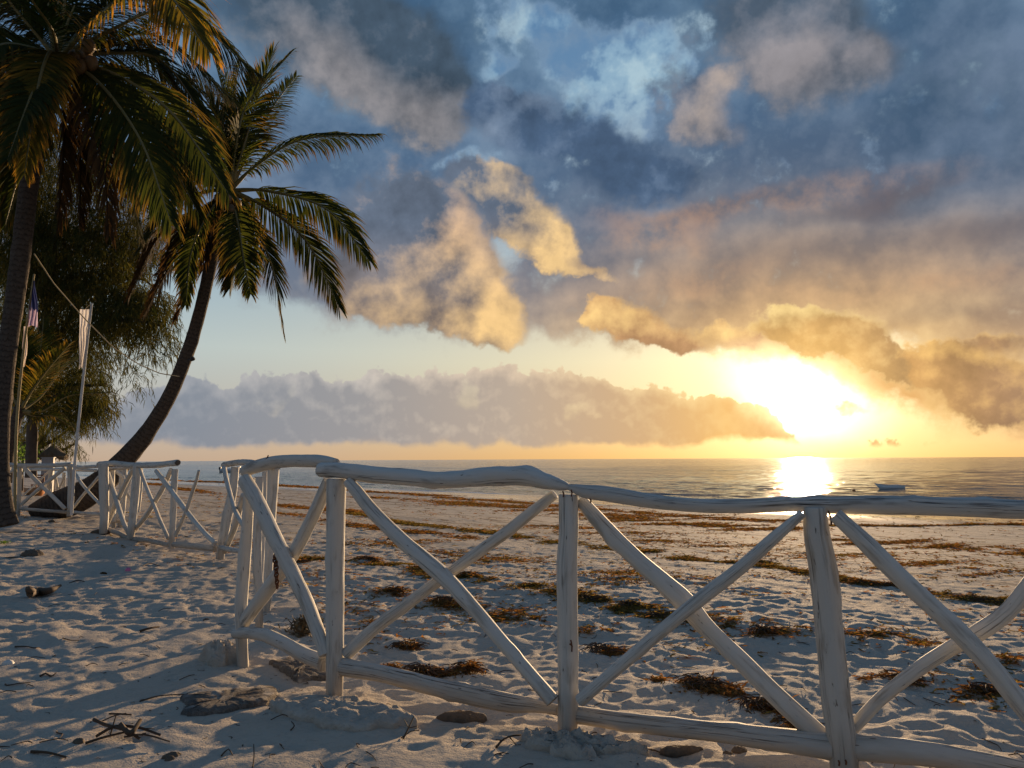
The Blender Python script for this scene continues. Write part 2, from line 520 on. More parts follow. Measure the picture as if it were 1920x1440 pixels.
# ------------------------------------------------------------------ lie of the land
SEA_Z = -2.0
SA = PZ(1920, 968, SEA_Z)
SB = PZ(500, 908, SEA_Z)
SE = np.array([SB.x - SA.x, SB.y - SA.y]); SE = SE / np.linalg.norm(SE)       # along the shore, to the left
SN = np.array([-SE[1], SE[0]])
if SN[1] > 0: SN = -SN                                                        # inland


def shore(x, y):
    """metres inland of the waterline, metres along it"""
    px, py = np.asarray(x, dtype=float) - SA.x, np.asarray(y, dtype=float) - SA.y
    return px * SN[0] + py * SN[1], px * SE[0] + py * SE[1]


MOUNDS = []      # (x, y, radius, height) low heaps of sand


def ground_low(x, y):
    t, s = shore(x, y)
    t = t + 0.9 * gnoise(s * 0.09, t * 0.05, 40) + 0.35 * gnoise(s * 0.33, t * 0.1, 41)
    z = np.interp(t, [-400, -60, -20, 0, 12, 30, 43, 47, 52, 60, 90, 400], [-14, -4.5, -2.75, -2.0, -1.62, -0.86, -0.12, 0.0, 0.13, 0.28, 0.5, 1.0])
    z = z + 0.05 * gnoise(np.asarray(x) * 0.30, np.asarray(y) * 0.30, 3) * sm(t, 20, 44)
    for (mx_, my_, r, h) in MOUNDS:
        z = z + h * np.exp(-(((x - mx_) ** 2 + (y - my_) ** 2) / (r * r)))
    return z


def ground(x, y):
    x, y = np.asarray(x, dtype=float), np.asarray(y, dtype=float)
    t, s = shore(x, y)
    z = ground_low(x, y)
    amp = np.interp(t, [-5, 11, 18, 26, 34, 39, 43.5, 200], [0.0, 0.0, 0.04, 0.12, 0.28, 0.66, 1.0, 1.0])
    # the side of the front fence where the camera stands is smoother
    calm = 1 - 0.72 * sm(t + 0.5 * gnoise(x * 0.8, y * 0.8, 8), 46.6, 47.4) * sm(x, -3.4, -1.6)
    wx = x + 0.16 * gnoise(x * 2.3, y * 2.3, 11) + 0.05 * gnoise(x * 7, y * 7, 12)
    wy = y + 0.16 * gnoise(x * 2.3, y * 2.3, 13) + 0.05 * gnoise(x * 7, y * 7, 14)
    b1 = bowls(wx * 3.7, wy * 4.4, 21) - 0.42
    b2 = bowls(wx * 8.2 + 3, wy * 9.6, 22) - 0.42
    patch = 0.55 + 0.75 * np.clip(0.5 + fbm(x * 0.55, y * 0.55, 2, 31), 0, 1)
    rough = 0.037 * b1 * patch + 0.018 * b2 + 0.020 * gnoise(x * 1.4, y * 1.4, 33) + 0.006 * fbm(x * 9, y * 9, 2, 34)
    z = z + amp * calm * rough + amp * (1 - calm) * (0.010 * gnoise(x * 2.2, y * 2.2, 51) + 0.005 * gnoise(x * 6.5, y * 6.5, 52))
    # scattered heel marks on the smooth part
    hm = bowls(x * 3.1 + 7, y * 3.1, 61)
    z = z - amp * (1 - calm) * 0.02 * np.clip(1 - hm / 0.22, 0, 1) ** 1.5
    # low ripples on the firm beach
    z = z + 0.012 * gnoise(s * 0.35, t * 1.6, 71) * sm(t, 8, 16) * (1 - amp)
    return z


def gz(x, y): return float(ground(np.array([float(x)]), np.array([float(y)]))[0])


def G(u, v):
    """where the line of sight through (u, v) meets the ground"""
    r = ray(u, v)
    p = PZ(u, v, 0.0) if r.z < -1e-4 else CAM + r * 100
    for _ in range(12):
        z = float(ground_low(np.array([p.x]), np.array([p.y]))[0])
        p = CAM + r * ((z - EYE) / r.z)
    return Vector((p.x, p.y, gz(p.x, p.y)))


def mat(name):
    m = bpy.data.materials.new(name)
    m.use_nodes = True
    E.nt = m.node_tree
    b = [n for n in m.node_tree.nodes if n.type == 'BSDF_PRINCIPLED'][0]
    return m, b


def bump(b, h, dist, strength=1.0):
    n = nd('ShaderNodeBump')
    n.inputs['Strength'].default_value = strength
    n.inputs['Distance'].default_value = dist
    put(n.inputs['Height'], h)
    E.nt.links.new(n.outputs[0], b.inputs['Normal'])
    return n


def geo_pos():
    return E(nd('ShaderNodeNewGeometry').outputs['Position'])


def make_sand():
    m, b = mat('coral_sand')
    pos = geo_pos()
    x, y, z = sep(pos)
    g1 = noise(pos, 1.1, 4.0, 0.55)
    g2 = noise(pos, 28.0, 3.0, 0.6)
    g3 = noise(pos, 240.0, 2.0, 0.6)
    base = mix(clamp01(g1 * 1.6 - 0.3), (0.455, 0.388, 0.308), (0.55, 0.475, 0.385))
    base = mix(clamp01((g2 - 0.52) * 2.6), base, (0.37, 0.31, 0.245))
    base = mix(clamp01((g3 - 0.58) * 3.2) * 0.45, base, (0.30, 0.25, 0.21))
    wet = sstep(z + (g1 - 0.5) * 0.35, SEA_Z + 0.62, SEA_Z + 0.22)
    # reddish weed dust lying in streaks along the shore
    sx = x * float(SE[0]) + y * float(SE[1])
    tx = x * float(SN[0]) + y * float(SN[1])
    st = noise(comb(sx * 0.10, tx * 0.9, 0.0), 1.0, 5.0, 0.62)
    fine = noise(comb(sx * 1.1, tx * 4.5, 3.0), 1.0, 4.0, 0.65)
    low = sstep(z, -0.15, -0.6) * sstep(z, SEA_Z - 0.05, SEA_Z + 0.1)
    dust = sstep(st + (fine - 0.5) * 1.1, 0.50, 0.66) * low
    base = mix(wet * 0.72, base, (0.17, 0.145, 0.12))
    base = mix(dust * 0.8, base, (0.075, 0.042, 0.028))
    put(b.inputs['Base Color'], base)
    put(b.inputs['Roughness'], sstep(wet, 0.0, 1.0, 0.92, 0.10))
    put(b.inputs['Specular IOR Level'], sstep(wet, 0.0, 1.0, 0.12, 0.6))
    g4 = noise(pos, 75.0, 3.0, 0.6)
    bump(b, (g2 * 1.3 + g4 * 0.9 + g3 * 0.5) * sstep(wet, 1.0, 0.0) + dust * 1.5, 0.011, 0.9)
    return m


SAND = make_sand()


def polar_sheet():
    a = np.concatenate([np.linspace(-180, -62, 40, endpoint=False), np.linspace(-62, 56, 760, endpoint=False), np.linspace(56, 180, 40)])
    a = np.radians(a)
    r = np.concatenate([[0.0, 0.6, 1.0, 1.3], np.exp(np.linspace(math.log(1.5), math.log(70), 660)), np.exp(np.linspace(math.log(72), math.log(1500), 40))])
    R, A = np.meshgrid(r, a, indexing='ij')
    X, Y = R * np.sin(A), R * np.cos(A)
    return X, Y


def build_ground():
    X, Y = polar_sheet()
    Z = ground(X, Y)
    t, s = shore(X, Y)
    o = grid_mesh('beach_sand', X, Y, Z, SAND)
    tag(o, kind='structure')


def make_water():
    m, b = mat('sea_water')
    pos = geo_pos()
    x, y, z = sep(pos)
    sx = x * float(SE[0]) + y * float(SE[1])
    tx = x * float(SN[0]) + y * float(SN[1])
    q = comb(sx, tx * 2.2, 0.0)
    w1 = noise(comb(sx * 0.7 + tx * 0.3, tx * 2.4, 0.0), 0.32, 4.0, 0.6)
    w2 = noise(q, 1.7, 3.0, 0.6)
    w3 = noise(comb(sx * 0.02, tx * 0.06, 0.0), 1.0, 3.0, 0.5)
    n = nd('ShaderNodeAttribute', attribute_name='foam')
    foam = E(n.outputs['Fac'])
    fo = sstep(foam + (noise(q, 3.0, 4.0, 0.65) - 0.5) * 0.9, 0.40, 0.62)
    put(b.inputs['Base Color'], mix(fo, mix(sstep(w3, 0.40, 0.60), (0.020, 0.050, 0.055), (0.045, 0.075, 0.070)), (0.72, 0.72, 0.70)))
    put(b.inputs['Roughness'], sstep(fo, 0.0, 1.0, 0.09, 0.7))
    b.inputs['IOR'].default_value = 1.333
    bump(b, (w1 * 0.55 + w2 * 0.12) * sstep(w3, 0.30, 0.70, 0.5, 1.1), 0.9, 1.0)
    return m


def build_sea():
    t = np.concatenate([np.linspace(1.5, -30, 260), -30 - np.exp(np.linspace(0, math.log(90), 120)), -125 - np.exp(np.linspace(1, math.log(14000), 60))])
    s = np.concatenate([-60 - np.exp(np.linspace(math.log(9000), 1, 26)), np.linspace(-58, 170, 620), 172 + np.exp(np.linspace(1, math.log(9000), 26))])
    T, S = np.meshgrid(t, s, indexing='ij')
    X = SA.x + T * SN[0] + S * SE[0]
    Y = SA.y + T * SN[1] + S * SE[1]
    fade = sm(-T, 0, 3) * (1 - sm(-T, 250, 900))
    Z = SEA_Z + fade * (0.13 * gnoise(S * 0.11, T * 0.33, 5) + 0.07 * gnoise(S * 0.4, T * 0.95, 6))
    foam = np.zeros_like(T)
    edge = 0.9 * gnoise(S * 0.09, S * 0.013, 81) + 0.35 * gnoise(S * 0.4, S * 0.05, 82)
    for (t0, h, w, seed) in ((-0.4, 0.05, 0.5, 1), (-3.4, 0.13, 0.55, 2), (-8.5, 0.14, 0.8, 3), (-15, 0.12, 1.1, 4), (-24, 0.10, 1.5, 5)):
        c = t0 + edge * (1 + 0.2 * seed) + 0.6 * gnoise(S * 0.05 + seed * 9, S * 0.02, 90 + seed)
        on = np.clip(0.35 + 1.2 * gnoise(S * 0.06 + 3.3 * seed, S * 0.011, 95 + seed), 0, 1)
        d = (T - c) / w
        ridge = np.where(d > 0, np.exp(-(d / 0.55) ** 2), np.exp(-(d / 1.4) ** 2))
        Z = Z + h * ridge * on
        if t0 > -5: foam = foam + np.exp(-((d - 0.5) / 0.8) ** 2) * (on * 0.8 + (0.55 if t0 > -1 else 0.0))
    o = grid_mesh('sea', X, Y, Z, make_water())
    at = o.data.attributes.new('foam', 'FLOAT', 'POINT')
    at.data.foreach_set('value', foam.astype(np.float32).ravel())
    tag(o, kind='structure')


# ------------------------------------------------------------------ painted log fences
def wood(name, base, dirt, seed, paint=0.5, crack=1.0):
    m, b = mat(name)
    uv = E(nd('ShaderNodeUVMap', uv_map='UVMap').outputs[0])
    u, v, w = sep(uv)                      # u round the log, v along it (metres)
    oi = E(nd('ShaderNodeObjectInfo').outputs['Random'])
    cu = mth('COSINE', u * 6.28318)
    su = mth('SINE', u * 6.28318)
    o = oi * 37.0 + seed
    long = comb(cu * 0.9 + o, su * 0.9, v * 0.55)
    grain = noise(comb(cu * 3.2 + o, su * 3.2, v * 1.3), 2.2, 4.0, 0.6)
    blot = noise(comb(cu * 0.8 + o, su * 0.8, v * 4.0), 1.2, 4.0, 0.55)
    ck = noise(comb(cu * 1.5 + o, su * 1.5, v * 0.45), 2.0, 3.0, 0.55)
    gate = sstep(noise(comb(cu * 0.7, su * 0.7 + o, v * 1.4), 1.0, 2.0), 0.46, 0.58)
    line = sstep(ab(ck - 0.5), 0.014, 0.004) * gate * crack
    speck = sstep(noise(comb(cu * 2.0 + o, su * 2.0, v * 9.0), 2.0, 2.0, 0.5), 0.69, 0.74)
    tone = mix(oi, tuple(c * 0.90 for c in base), tuple(min(1, c * 1.04) for c in base))
    col = mix(clamp01((grain - 0.40) * 1.5), tone, tuple(c * 0.86 for c in base))
    col = mix(sstep(blot, 0.52, 0.72) * paint, col, dirt)
    col = mix(sstep(blot, 0.42, 0.28) * 0.35, col, (base[0] * 0.78, base[1] * 0.84, base[2] * 0.80))
    col = mix(mx(line, speck * 0.75), col, (0.045, 0.035, 0.028))
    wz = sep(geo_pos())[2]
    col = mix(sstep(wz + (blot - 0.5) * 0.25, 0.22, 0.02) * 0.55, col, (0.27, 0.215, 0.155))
    put(b.inputs['Base Color'], col)
    put(b.inputs['Roughness'], 0.72 + (blot - 0.5) * 0.3)
    b.inputs['Specular IOR Level'].default_value = 0.3
    bump(b, grain * 0.22 + blot * 0.5 - line * 1.2 - speck * 0.6, 0.006, 0.7)
    return m


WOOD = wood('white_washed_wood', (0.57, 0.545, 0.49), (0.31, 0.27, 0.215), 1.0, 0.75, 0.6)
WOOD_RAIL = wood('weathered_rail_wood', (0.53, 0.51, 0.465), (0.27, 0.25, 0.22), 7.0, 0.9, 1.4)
ENDGRAIN, _b = mat('dark_end_grain')
_g = noise(geo_pos(), 60.0, 3.0, 0.6)
put(_b.inputs['Base Color'], mix(_g, (0.05, 0.035, 0.025), (0.16, 0.12, 0.085)))
_b.inputs['Roughness'].default_value = 0.9
RUST, _b = mat('rusty_iron')
_g = noise(geo_pos(), 90.0, 3.0, 0.6)
put(_b.inputs['Base Color'], mix(_g, (0.035, 0.016, 0.010), (0.20, 0.065, 0.020)))
_b.inputs['Roughness'].default_value = 0.85

rng = random.Random(5)


def catmull(pts, step):
    """evenly spaced samples of a smooth curve through pts (x, y, z, r)"""
    p = [np.array(q, dtype=float) for q in pts]
    p = [2 * p[0] - p[1]] + p + [2 * p[-1] - p[-2]]
    out = []
    for i in range(1, len(p) - 2):
        a, b, c, d = p[i - 1], p[i], p[i + 1], p[i + 2]
        L = np.linalg.norm((c - b)[:3])
        n = max(2, int(L / step))
        for k in range(n):
            t = k / n
            out.append(0.5 * (2 * b + (c - a) * t + (2 * a - 5 * b + 4 * c - d) * t * t + (3 * b - a - 3 * c + d) * t ** 3))
    out.append(p[-2])
    return np.array(out)


def frames(c):
    t = np.gradient(c, axis=0)
    t /= np.linalg.norm(t, axis=1)[:, None] + 1e-12
    n = np.zeros_like(t)
    ref = np.array([0, 0, 1.0]) if abs(t[0][2]) < 0.8 else np.array([1.0, 0, 0])
    cur = ref - t[0] * np.dot(ref, t[0])
    for i in range(len(t)):
        cur = cur - t[i] * np.dot(cur, t[i])
        cur /= np.linalg.norm(cur) + 1e-12
        n[i] = cur
    return t, n, np.cross(t, n)


def log(mb, pts, seg=14, step=0.03, rough=0.06, seed=0, knots=3, cut=(0, 0), oval=0.06):
    """a crooked debarked log along pts; cut tilts the saw cuts at its ends"""
    S = catmull(pts, step)
    c, r = S[:, :3], S[:, 3]
    t, n, b = frames(c)
    m = len(c)
    dist = np.concatenate([[0], np.cumsum(np.linalg.norm(np.diff(c, axis=0), axis=1))])
    th = np.linspace(0, 2 * np.pi, seg, endpoint=False)
    R = np.random.RandomState(seed)
    TH, DD = np.meshgrid(th, dist)
    amp = 1 + rough * (gnoise(np.cos(TH) * 1.1 + R.rand() * 90, np.sin(TH) * 1.1 + DD * 5.0, seed) + 0.7 * gnoise(np.cos(TH) * 1.6 + DD * 13.0, np.sin(TH) * 1.6 + R.rand() * 90, seed + 1))
    amp = amp + rough * 0.7 * gnoise(DD * 4.0 + R.rand() * 50, DD * 0.0 + 1.3, seed + 2) + oval * np.cos(2 * TH + R.rand() * 6)
    for k in range(knots):
        kt, kd, ks = R.rand() * 2 * np.pi, (0.08 + 0.84 * R.rand()) * dist[-1], 0.10 + 0.16 * R.rand()
        da = np.angle(np.exp(1j * (TH - kt)))
        amp = amp + ks * np.exp(-(da / 0.55) ** 2 - ((DD - kd) / (0.7 * r.mean() + 0.004)) ** 2)
    rad_ = r[:, None] * amp
    off = np.zeros_like(rad_)
    off[0] = cut[0] * np.cos(th) * r[0]; off[-1] = cut[1] * np.cos(th) * r[-1]
    V = c[:, None, :] + rad_[:, :, None] * (np.cos(TH)[:, :, None] * n[:, None, :] + np.sin(TH)[:, :, None] * b[:, None, :]) + off[:, :, None] * t[:, None, :]
    V = np.concatenate([V, V[:, :1]], 1)                       # seam for the uvs
    UV = np.stack(np.broadcast_arrays(np.linspace(0, 1, seg + 1)[None, :], dist[:, None]), -1)
    k = seg + 1
    F = [(i * k + j, i * k + j + 1, (i + 1) * k + j + 1, (i + 1) * k + j) for i in range(m - 1) for j in range(seg)]
    mb.add(V.reshape(-1, 3), F, UV.reshape(-1, 2))
    for end, i, s in ((0, 0, -1), (1, m - 1, 1)):               # chamfered saw cut
        ring = V[i, :seg]
        ctr = ring.mean(0)
        inner = ctr + (ring - ctr) * 0.86 + t[i] * s * r[i] * 0.07
        q = np.concatenate([ring, inner, [ctr + t[i] * s * r[i] * 0.05]])
        f = []
        for j in range(seg):
            a, d = j, (j + 1) % seg
            f.append((a, d, seg + d, seg + a) if s > 0 else (d, a, seg + a, seg + d))
            f.append((seg + a, seg + d, 2 * seg) if s > 0 else (seg + d, seg + a, 2 * seg))
        uv = np.stack([np.tile(th / 6.2832, 2)[:2 * seg], np.full(2 * seg, dist[i])], -1)
        uv = np.concatenate([uv, [[0.5, dist[i]]]])
        mb.add(q, f, uv)


def plane_depth(p, q):
    """depth along the line of sight of the upright plane through two ground points"""
    nx, ny = -(q[1] - p[1]), (q[0] - p[0])
    c = nx * p[0] + ny * p[1]

    def d(u, v):
        r = ray(u, v); k = r.x / r.y
        return c / (nx * k + ny)
    return d


def at_depth(px, depth, off=0.0):
    """[(u, v, width), ...] in photo pixels -> [(x, y, z, radius), ...]"""
    out = []
    for (u, v, w) in px:
        d = (depth(u, v) if callable(depth) else depth) + off
        p = P(u, v, d)
        out.append((p.x, p.y, p.z, w * 0.5 * d / FOC))
    return out


def part_log(parent, name, px, depth, off=0.0, m=None, **kw):
    mb = MB()
    k = {'brace': 0.86, 'bottom_rail': 0.92}.get(name, 1.0)       # widths were read along the slant
    px = [(u, v, w * k) for u, v, w in px]
    log(mb, at_depth(px, depth, off), **kw)
    return mb.build(name, m or WOOD, parent)


def foot(u, v, z=0.0):
    p = PZ(u, v, z); return (p.x, p.y)


def rock_lump(parent, name, m, centre, size, seed, flat=0.5, n=40, rough=0.35, rot=0.0, sink=0.25):
    """a rough weathered lump: an uneven dome with crags"""
    th = np.linspace(0, 2 * np.pi, n, endpoint=False)
    ph = np.linspace(0.02, 1.0, n // 2)
    TH, PH = np.meshgrid(th, ph)
    cx, sx_ = np.cos(TH), np.sin(TH)
    edge = 1 + rough * 0.8 * gnoise(cx * 1.2 + seed, sx_ * 1.2, seed) + rough * 0.4 * gnoise(cx * 3.1 + seed, sx_ * 3.1, seed + 1)
    rr = np.sin(PH * np.pi * 0.62) / math.sin(math.pi * 0.62)
    X = cx * rr * edge * size[0]
    Y = sx_ * rr * edge * size[1]
    hgt = np.cos(PH * np.pi * 0.62)
    hgt = np.where(hgt > 0, hgt ** flat, hgt)
    k = 1.0 / max(size[0], size[1])
    Z = size[2] * (hgt + rough * 0.5 * fbm(X * 4.5 * k + seed, Y * 4.5 * k, 3, seed) + rough * 0.28 * np.abs(fbm(X * 11 * k, Y * 11 * k + seed, 2, seed + 3)))
    c, s = math.cos(rot), math.sin(rot)
    V = np.stack([centre[0] + X * c - Y * s, centre[1] + X * s + Y * c, centre[2] + Z - size[2] * sink], -1)
    mb = MB()
    F = [(i * n + j, (i + 1) * n + j, (i + 1) * n + (j + 1) % n, i * n + (j + 1) % n) for i in range(len(ph) - 1) for j in range(n)]
    F.append(tuple(range(n)))
    mb.add(V.reshape(-1, 3), F)
    return mb.build(name, m, parent)


CONC, _b = mat('rough_lime_concrete')
_p = geo_pos()
_g = noise(_p, 16.0, 5.0, 0.65); _g2 = noise(_p, 90.0, 3.0, 0.6)
put(_b.inputs['Base Color'], mix(clamp01((_g - 0.3) * 1.8), (0.36, 0.31, 0.25), (0.55, 0.49, 0.41)))
_b.inputs['Roughness'].default_value = 0.95
_b.inputs['Specular IOR Level'].default_value = 0.15
bump(_b, _g + _g2 * 0.5, 0.02, 0.9)

# --- the front fence: four posts, rails and crossed braces
A0, B0, C0, D0 = foot(453, 1240), foot(627, 1300), foot(1064, 1370), foot(1583, 1452)
E0 = (D0[0] + (D0[0] - C0[0]) * 1.02, D0[1] + (D0[1] - C0[1]) * 1.02)
dAB, dBC, dCD = plane_depth(A0, B0), plane_depth(B0, C0), plane_depth(C0, D0)
front = thing('log_fence', (B0[0], B0[1], 0.0), 'nearest white log fence with three big crossed bays running along the foreground sand', 'fence')


def front_fence():
    f = front
    pl = part_log
    # posts
    pl(f, 'post', [(468, 896, 20), (464, 976, 20), (456, 1080, 22), (452, 1160, 21), (455, 1252, 20)], dAB(455, 1200), 0.03, seed=1, rough=0.05)
    pl(f, 'post', [(631, 899, 37), (629, 1010, 35), (628, 1150, 34), (627, 1322, 31)], dBC(628, 1200), 0.0, seed=2, rough=0.035, knots=2, seg=18)
    pl(f, 'post', [(1066, 928, 38), (1066, 1000, 39), (1063, 1060, 42), (1064, 1150, 40), (1065, 1260, 40), (1064, 1395, 37)], dBC(1064, 1200), 0.0, seed=3, rough=0.03, knots=2, seg=18)
    pl(f, 'post', [(1528, 952, 40), (1531, 1000, 46), (1540, 1050, 48), (1550, 1130, 48), (1566, 1300, 50), (1580, 1400, 49), (1590, 1530, 48)], dCD(1560, 1200), 0.0, seed=4, rough=0.04, knots=4, seg=18)
    ze = gz(*E0)
    mb = MB(); log(mb, [(E0[0], E0[1], 0.98, 0.045), (E0[0] + .01, E0[1], 0.5, 0.05), (E0[0] + 0.03, E0[1], ze - 0.08, 0.05)], seed=5, rough=0.04); mb.build('post', WOOD, f)
    # rails
    pl(f, 'rail', [(459, 884, 22), (478, 876, 24), (512, 867, 24), (552, 864, 24), (600, 865, 24), (630, 869, 19)], dAB, 0.0, m=WOOD_RAIL, seed=11, rough=0.05, knots=3)
    pl(f, 'rail', [(602, 881, 29), (640, 882, 31), (700, 890, 32), (760, 894, 34), (813, 899, 32), (850, 899, 33), (890, 896, 36), (935, 893, 38), (985, 893, 36), (1030, 904, 31), (1058, 911, 20), (1067, 914, 10)], dBC, -0.01, m=WOOD_RAIL, seed=12, rough=0.085, knots=9, seg=20, step=0.02)
    pl(f, 'rail', [(1062, 912, 8), (1080, 917, 18), (1100, 922, 25), (1151, 928, 27), (1232, 941, 25), (1314, 948, 24), (1395, 949, 25), (1486, 945, 27), (1570, 946, 31), (1658, 947, 33), (1830, 952, 33), (1917, 955, 33), (2060, 957, 34), (2300, 975, 34)], dCD, -0.01, m=WOOD_RAIL, seed=13, rough=0.06, knots=9, seg=20, step=0.02)
    # braces
    pl(f, 'brace', [(459, 900, 32), (480, 936, 33), (510, 998, 33), (545, 1068, 31), (575, 1130, 30), (600, 1195, 28), (609, 1228, 26)], dAB, -0.075, seed=21, rough=0.05, knots=3)
    pl(f, 'brace', [(616, 900, 24), (592, 958, 27), (556, 1028, 28), (528, 1068, 28), (494, 1116, 29), (462, 1160, 28), (449, 1180, 22)], dAB, 0.035, seed=22, rough=0.06, knots=3)
    pl(f, 'brace', [(652, 902, 22), (668, 920, 26), (700, 960, 29), (760, 1019, 30), (828, 1078, 34), (870, 1120, 30), (930, 1190, 28), (990, 1260, 28), (1036, 1314, 30)], dBC, -0.05, seed=23, rough=0.05, knots=4)
    pl(f, 'brace', [(1040, 927, 20), (1000, 958, 24), (955, 994, 25), (890, 1040, 24), (838, 1078, 24), (760, 1135, 24), (700, 1180, 26), (650, 1226, 26)], dBC, 0.045, seed=24, rough=0.055, knots=4)
    pl(f, 'brace', [(1088, 938, 26), (1130, 985, 34), (1190, 1045, 34), (1250, 1098, 40), (1285, 1130, 44), (1330, 1182, 36), (1390, 1240, 37), (1450, 1300, 40), (1538, 1380, 40)], dCD, 0.05, seed=25, rough=0.05, knots=5)
    pl(f, 'brace', [(1504, 963, 19), (1440, 1019, 27), (1390, 1063, 28), (1320, 1118, 30), (1250, 1175, 28), (1180, 1234, 26), (1087, 1314, 26)], dCD, -0.055, seed=26, rough=0.05, knots=4)
    pl(f, 'brace', [(1567, 966, 32), (1620, 1015, 36), (1680, 1075, 38), (1740, 1130, 38), (1800, 1187, 40), (1860, 1252, 40), (1920, 1328, 40), (2010, 1440, 42), (2130, 1585, 44)], dCD, -0.05, seed=27, rough=0.05, knots=4)
    pl(f, 'brace', [(1599, 1366, 26), (1650, 1311, 28), (1720, 1256, 30), (1790, 1211, 32), (1838, 1184, 37), (1890, 1146, 34), (1960, 1066, 36), (2060, 1005, 36), (2190, 985, 36)], dCD, 0.055, seed=28, rough=0.06, knots=5)
    # bottom rails
    pl(f, 'bottom_rail', [(441, 1188, 19), (470, 1187, 22), (500, 1192, 25), (535, 1208, 27), (572, 1229, 29), (607, 1243, 32)], dAB, -0.02, m=WOOD_RAIL, seed=31, rough=0.06)
    pl(f, 'bottom_rail', [(640, 1250, 34), (720, 1264, 32), (800, 1284, 34), (880, 1303, 36), (950, 1317, 36), (1000, 1323, 26), (1046, 1331, 18)], dBC, 0.02, m=WOOD_RAIL, seed=32, rough=0.045, knots=4)
    pl(f, 'bottom_rail', [(1079, 1340, 32), (1150, 1350, 34), (1250, 1362, 35), (1350, 1373, 37), (1450, 1386, 42), (1562, 1400, 50)], dCD, 0.02, m=WOOD_RAIL, seed=33, rough=0.045, knots=4, seg=18)
    pl(f, 'bottom_rail', [(1597, 1401, 52), (1700, 1409, 50), (1800, 1424, 48), (1950, 1460, 50), (2200, 1560, 60)], dCD, 0.03, m=WOOD_RAIL, seed=34, rough=0.05, knots=4, seg=18)
    # rough lumps of concrete the posts stand in
    for k, (u, v, sz, sd, fl, ro, lab) in enumerate([
            (414, 1232, (0.14, 0.10, 0.15), 3, 0.9, 0.34, 'pointed lump of rough concrete beside the corner post'),
            (640, 1330, (0.33, 0.16, 0.070), 8, 0.22, 0.36, 'wide flat cake of rough concrete round the post'),
            (1066, 1392, (0.20, 0.10, 0.072), 14, 0.5, 0.8, 'craggy eroded concrete foot of the post')]):
        p = PZ(u, v, 0.0)
        o = rock_lump(f, 'footing', CONC, (p.x, p.y, gz(p.x, p.y)), sz, sd, flat=fl, rough=ro, n=72, rot=-0.4, sink=0.4 if k else 0.25)
        o['label'] = lab
    # wire binding the first cross, with a rusty length of chain hanging from it
    mb = MB()
    d = dAB(520, 1050) - 0.10
    a = [P(u, v, d + o) for u, v, o in ((512, 1050, 0.03), (516, 1044, -0.01), (524, 1040, -0.022), (532, 1037, -0.01), (537, 1040, 0.03))]
    log(mb, [(p.x, p.y, p.z, 0.004) for p in a], seg=6, step=0.01, rough=0, knots=0)
    mb.build('binding_wire', RUST, f)
    mb = MB()
    for k in range(9):
        p = P(516 + 0.5 * k, 1044 + 6.8 * k, d - 0.01)
        rr = 0.012 - 0.0006 * k
        log(mb, [(p.x + rr * math.cos(q) * (1 if k % 2 else 0.4), p.y + rr * math.cos(q) * (0.4 if k % 2 else 1), p.z + 0.015 * math.sin(q), 0.0042) for q in np.linspace(0, 6.2832, 9)], seg=6, step=0.01, rough=0, knots=0)
    ch = mb.build('chain', RUST, f); ch['label'] = 'rusty brown length of chain hanging at the cross'
    # nails and bits of tying wire
    for (u, v, u2, v2, dd) in ((1055, 921, 1056, 932, dBC), (1071, 918, 1071, 931, dBC), (1553, 958, 1559, 984, dCD), (1106, 935, 1107, 943, dCD), (497, 862, 503, 854, dAB), (460, 907, 462, 909, dAB), (606, 1205, 607, 1208, dAB), (829, 1075, 831, 1078, dBC), (660, 908, 661, 911, dBC), (1030, 1306, 1031, 1309, dBC), (1244, 1180, 1246, 1182, dCD), (1835, 1212, 1838, 1218, dCD), (1582, 975, 1584, 978, dCD), (1095, 1306, 1097, 1308, dCD), (1497, 968, 1499, 970, dCD), (1585, 1425, 1586, 1434, dCD), (1572, 1426, 1573, 1436, dCD), (1068, 1207, 1073, 1213, dBC), (1070, 1200, 1072, 1222, dBC)):
        mb = MB()
        a, b = P(u, v, dd(u, v) - 0.055), P(u2, v2, dd(u2, v2) - 0.055)
        log(mb, [(a.x, a.y, a.z, 0.0036), ((a.x + b.x) / 2 + 0.003, (a.y + b.y) / 2, (a.z + b.z) / 2, 0.0036), (b.x, b.y, b.z, 0.0036)], seg=5, step=0.02, rough=0, knots=0)
        mb.build('nail', RUST, f)


# --- the side fence that turns the corner and goes back
side = thing('log_fence', (P(500, 1135, 6.3).x, P(500, 1135, 6.3).y, 0.0), 'short return of white log fence behind the corner post with close set uprights', 'fence')


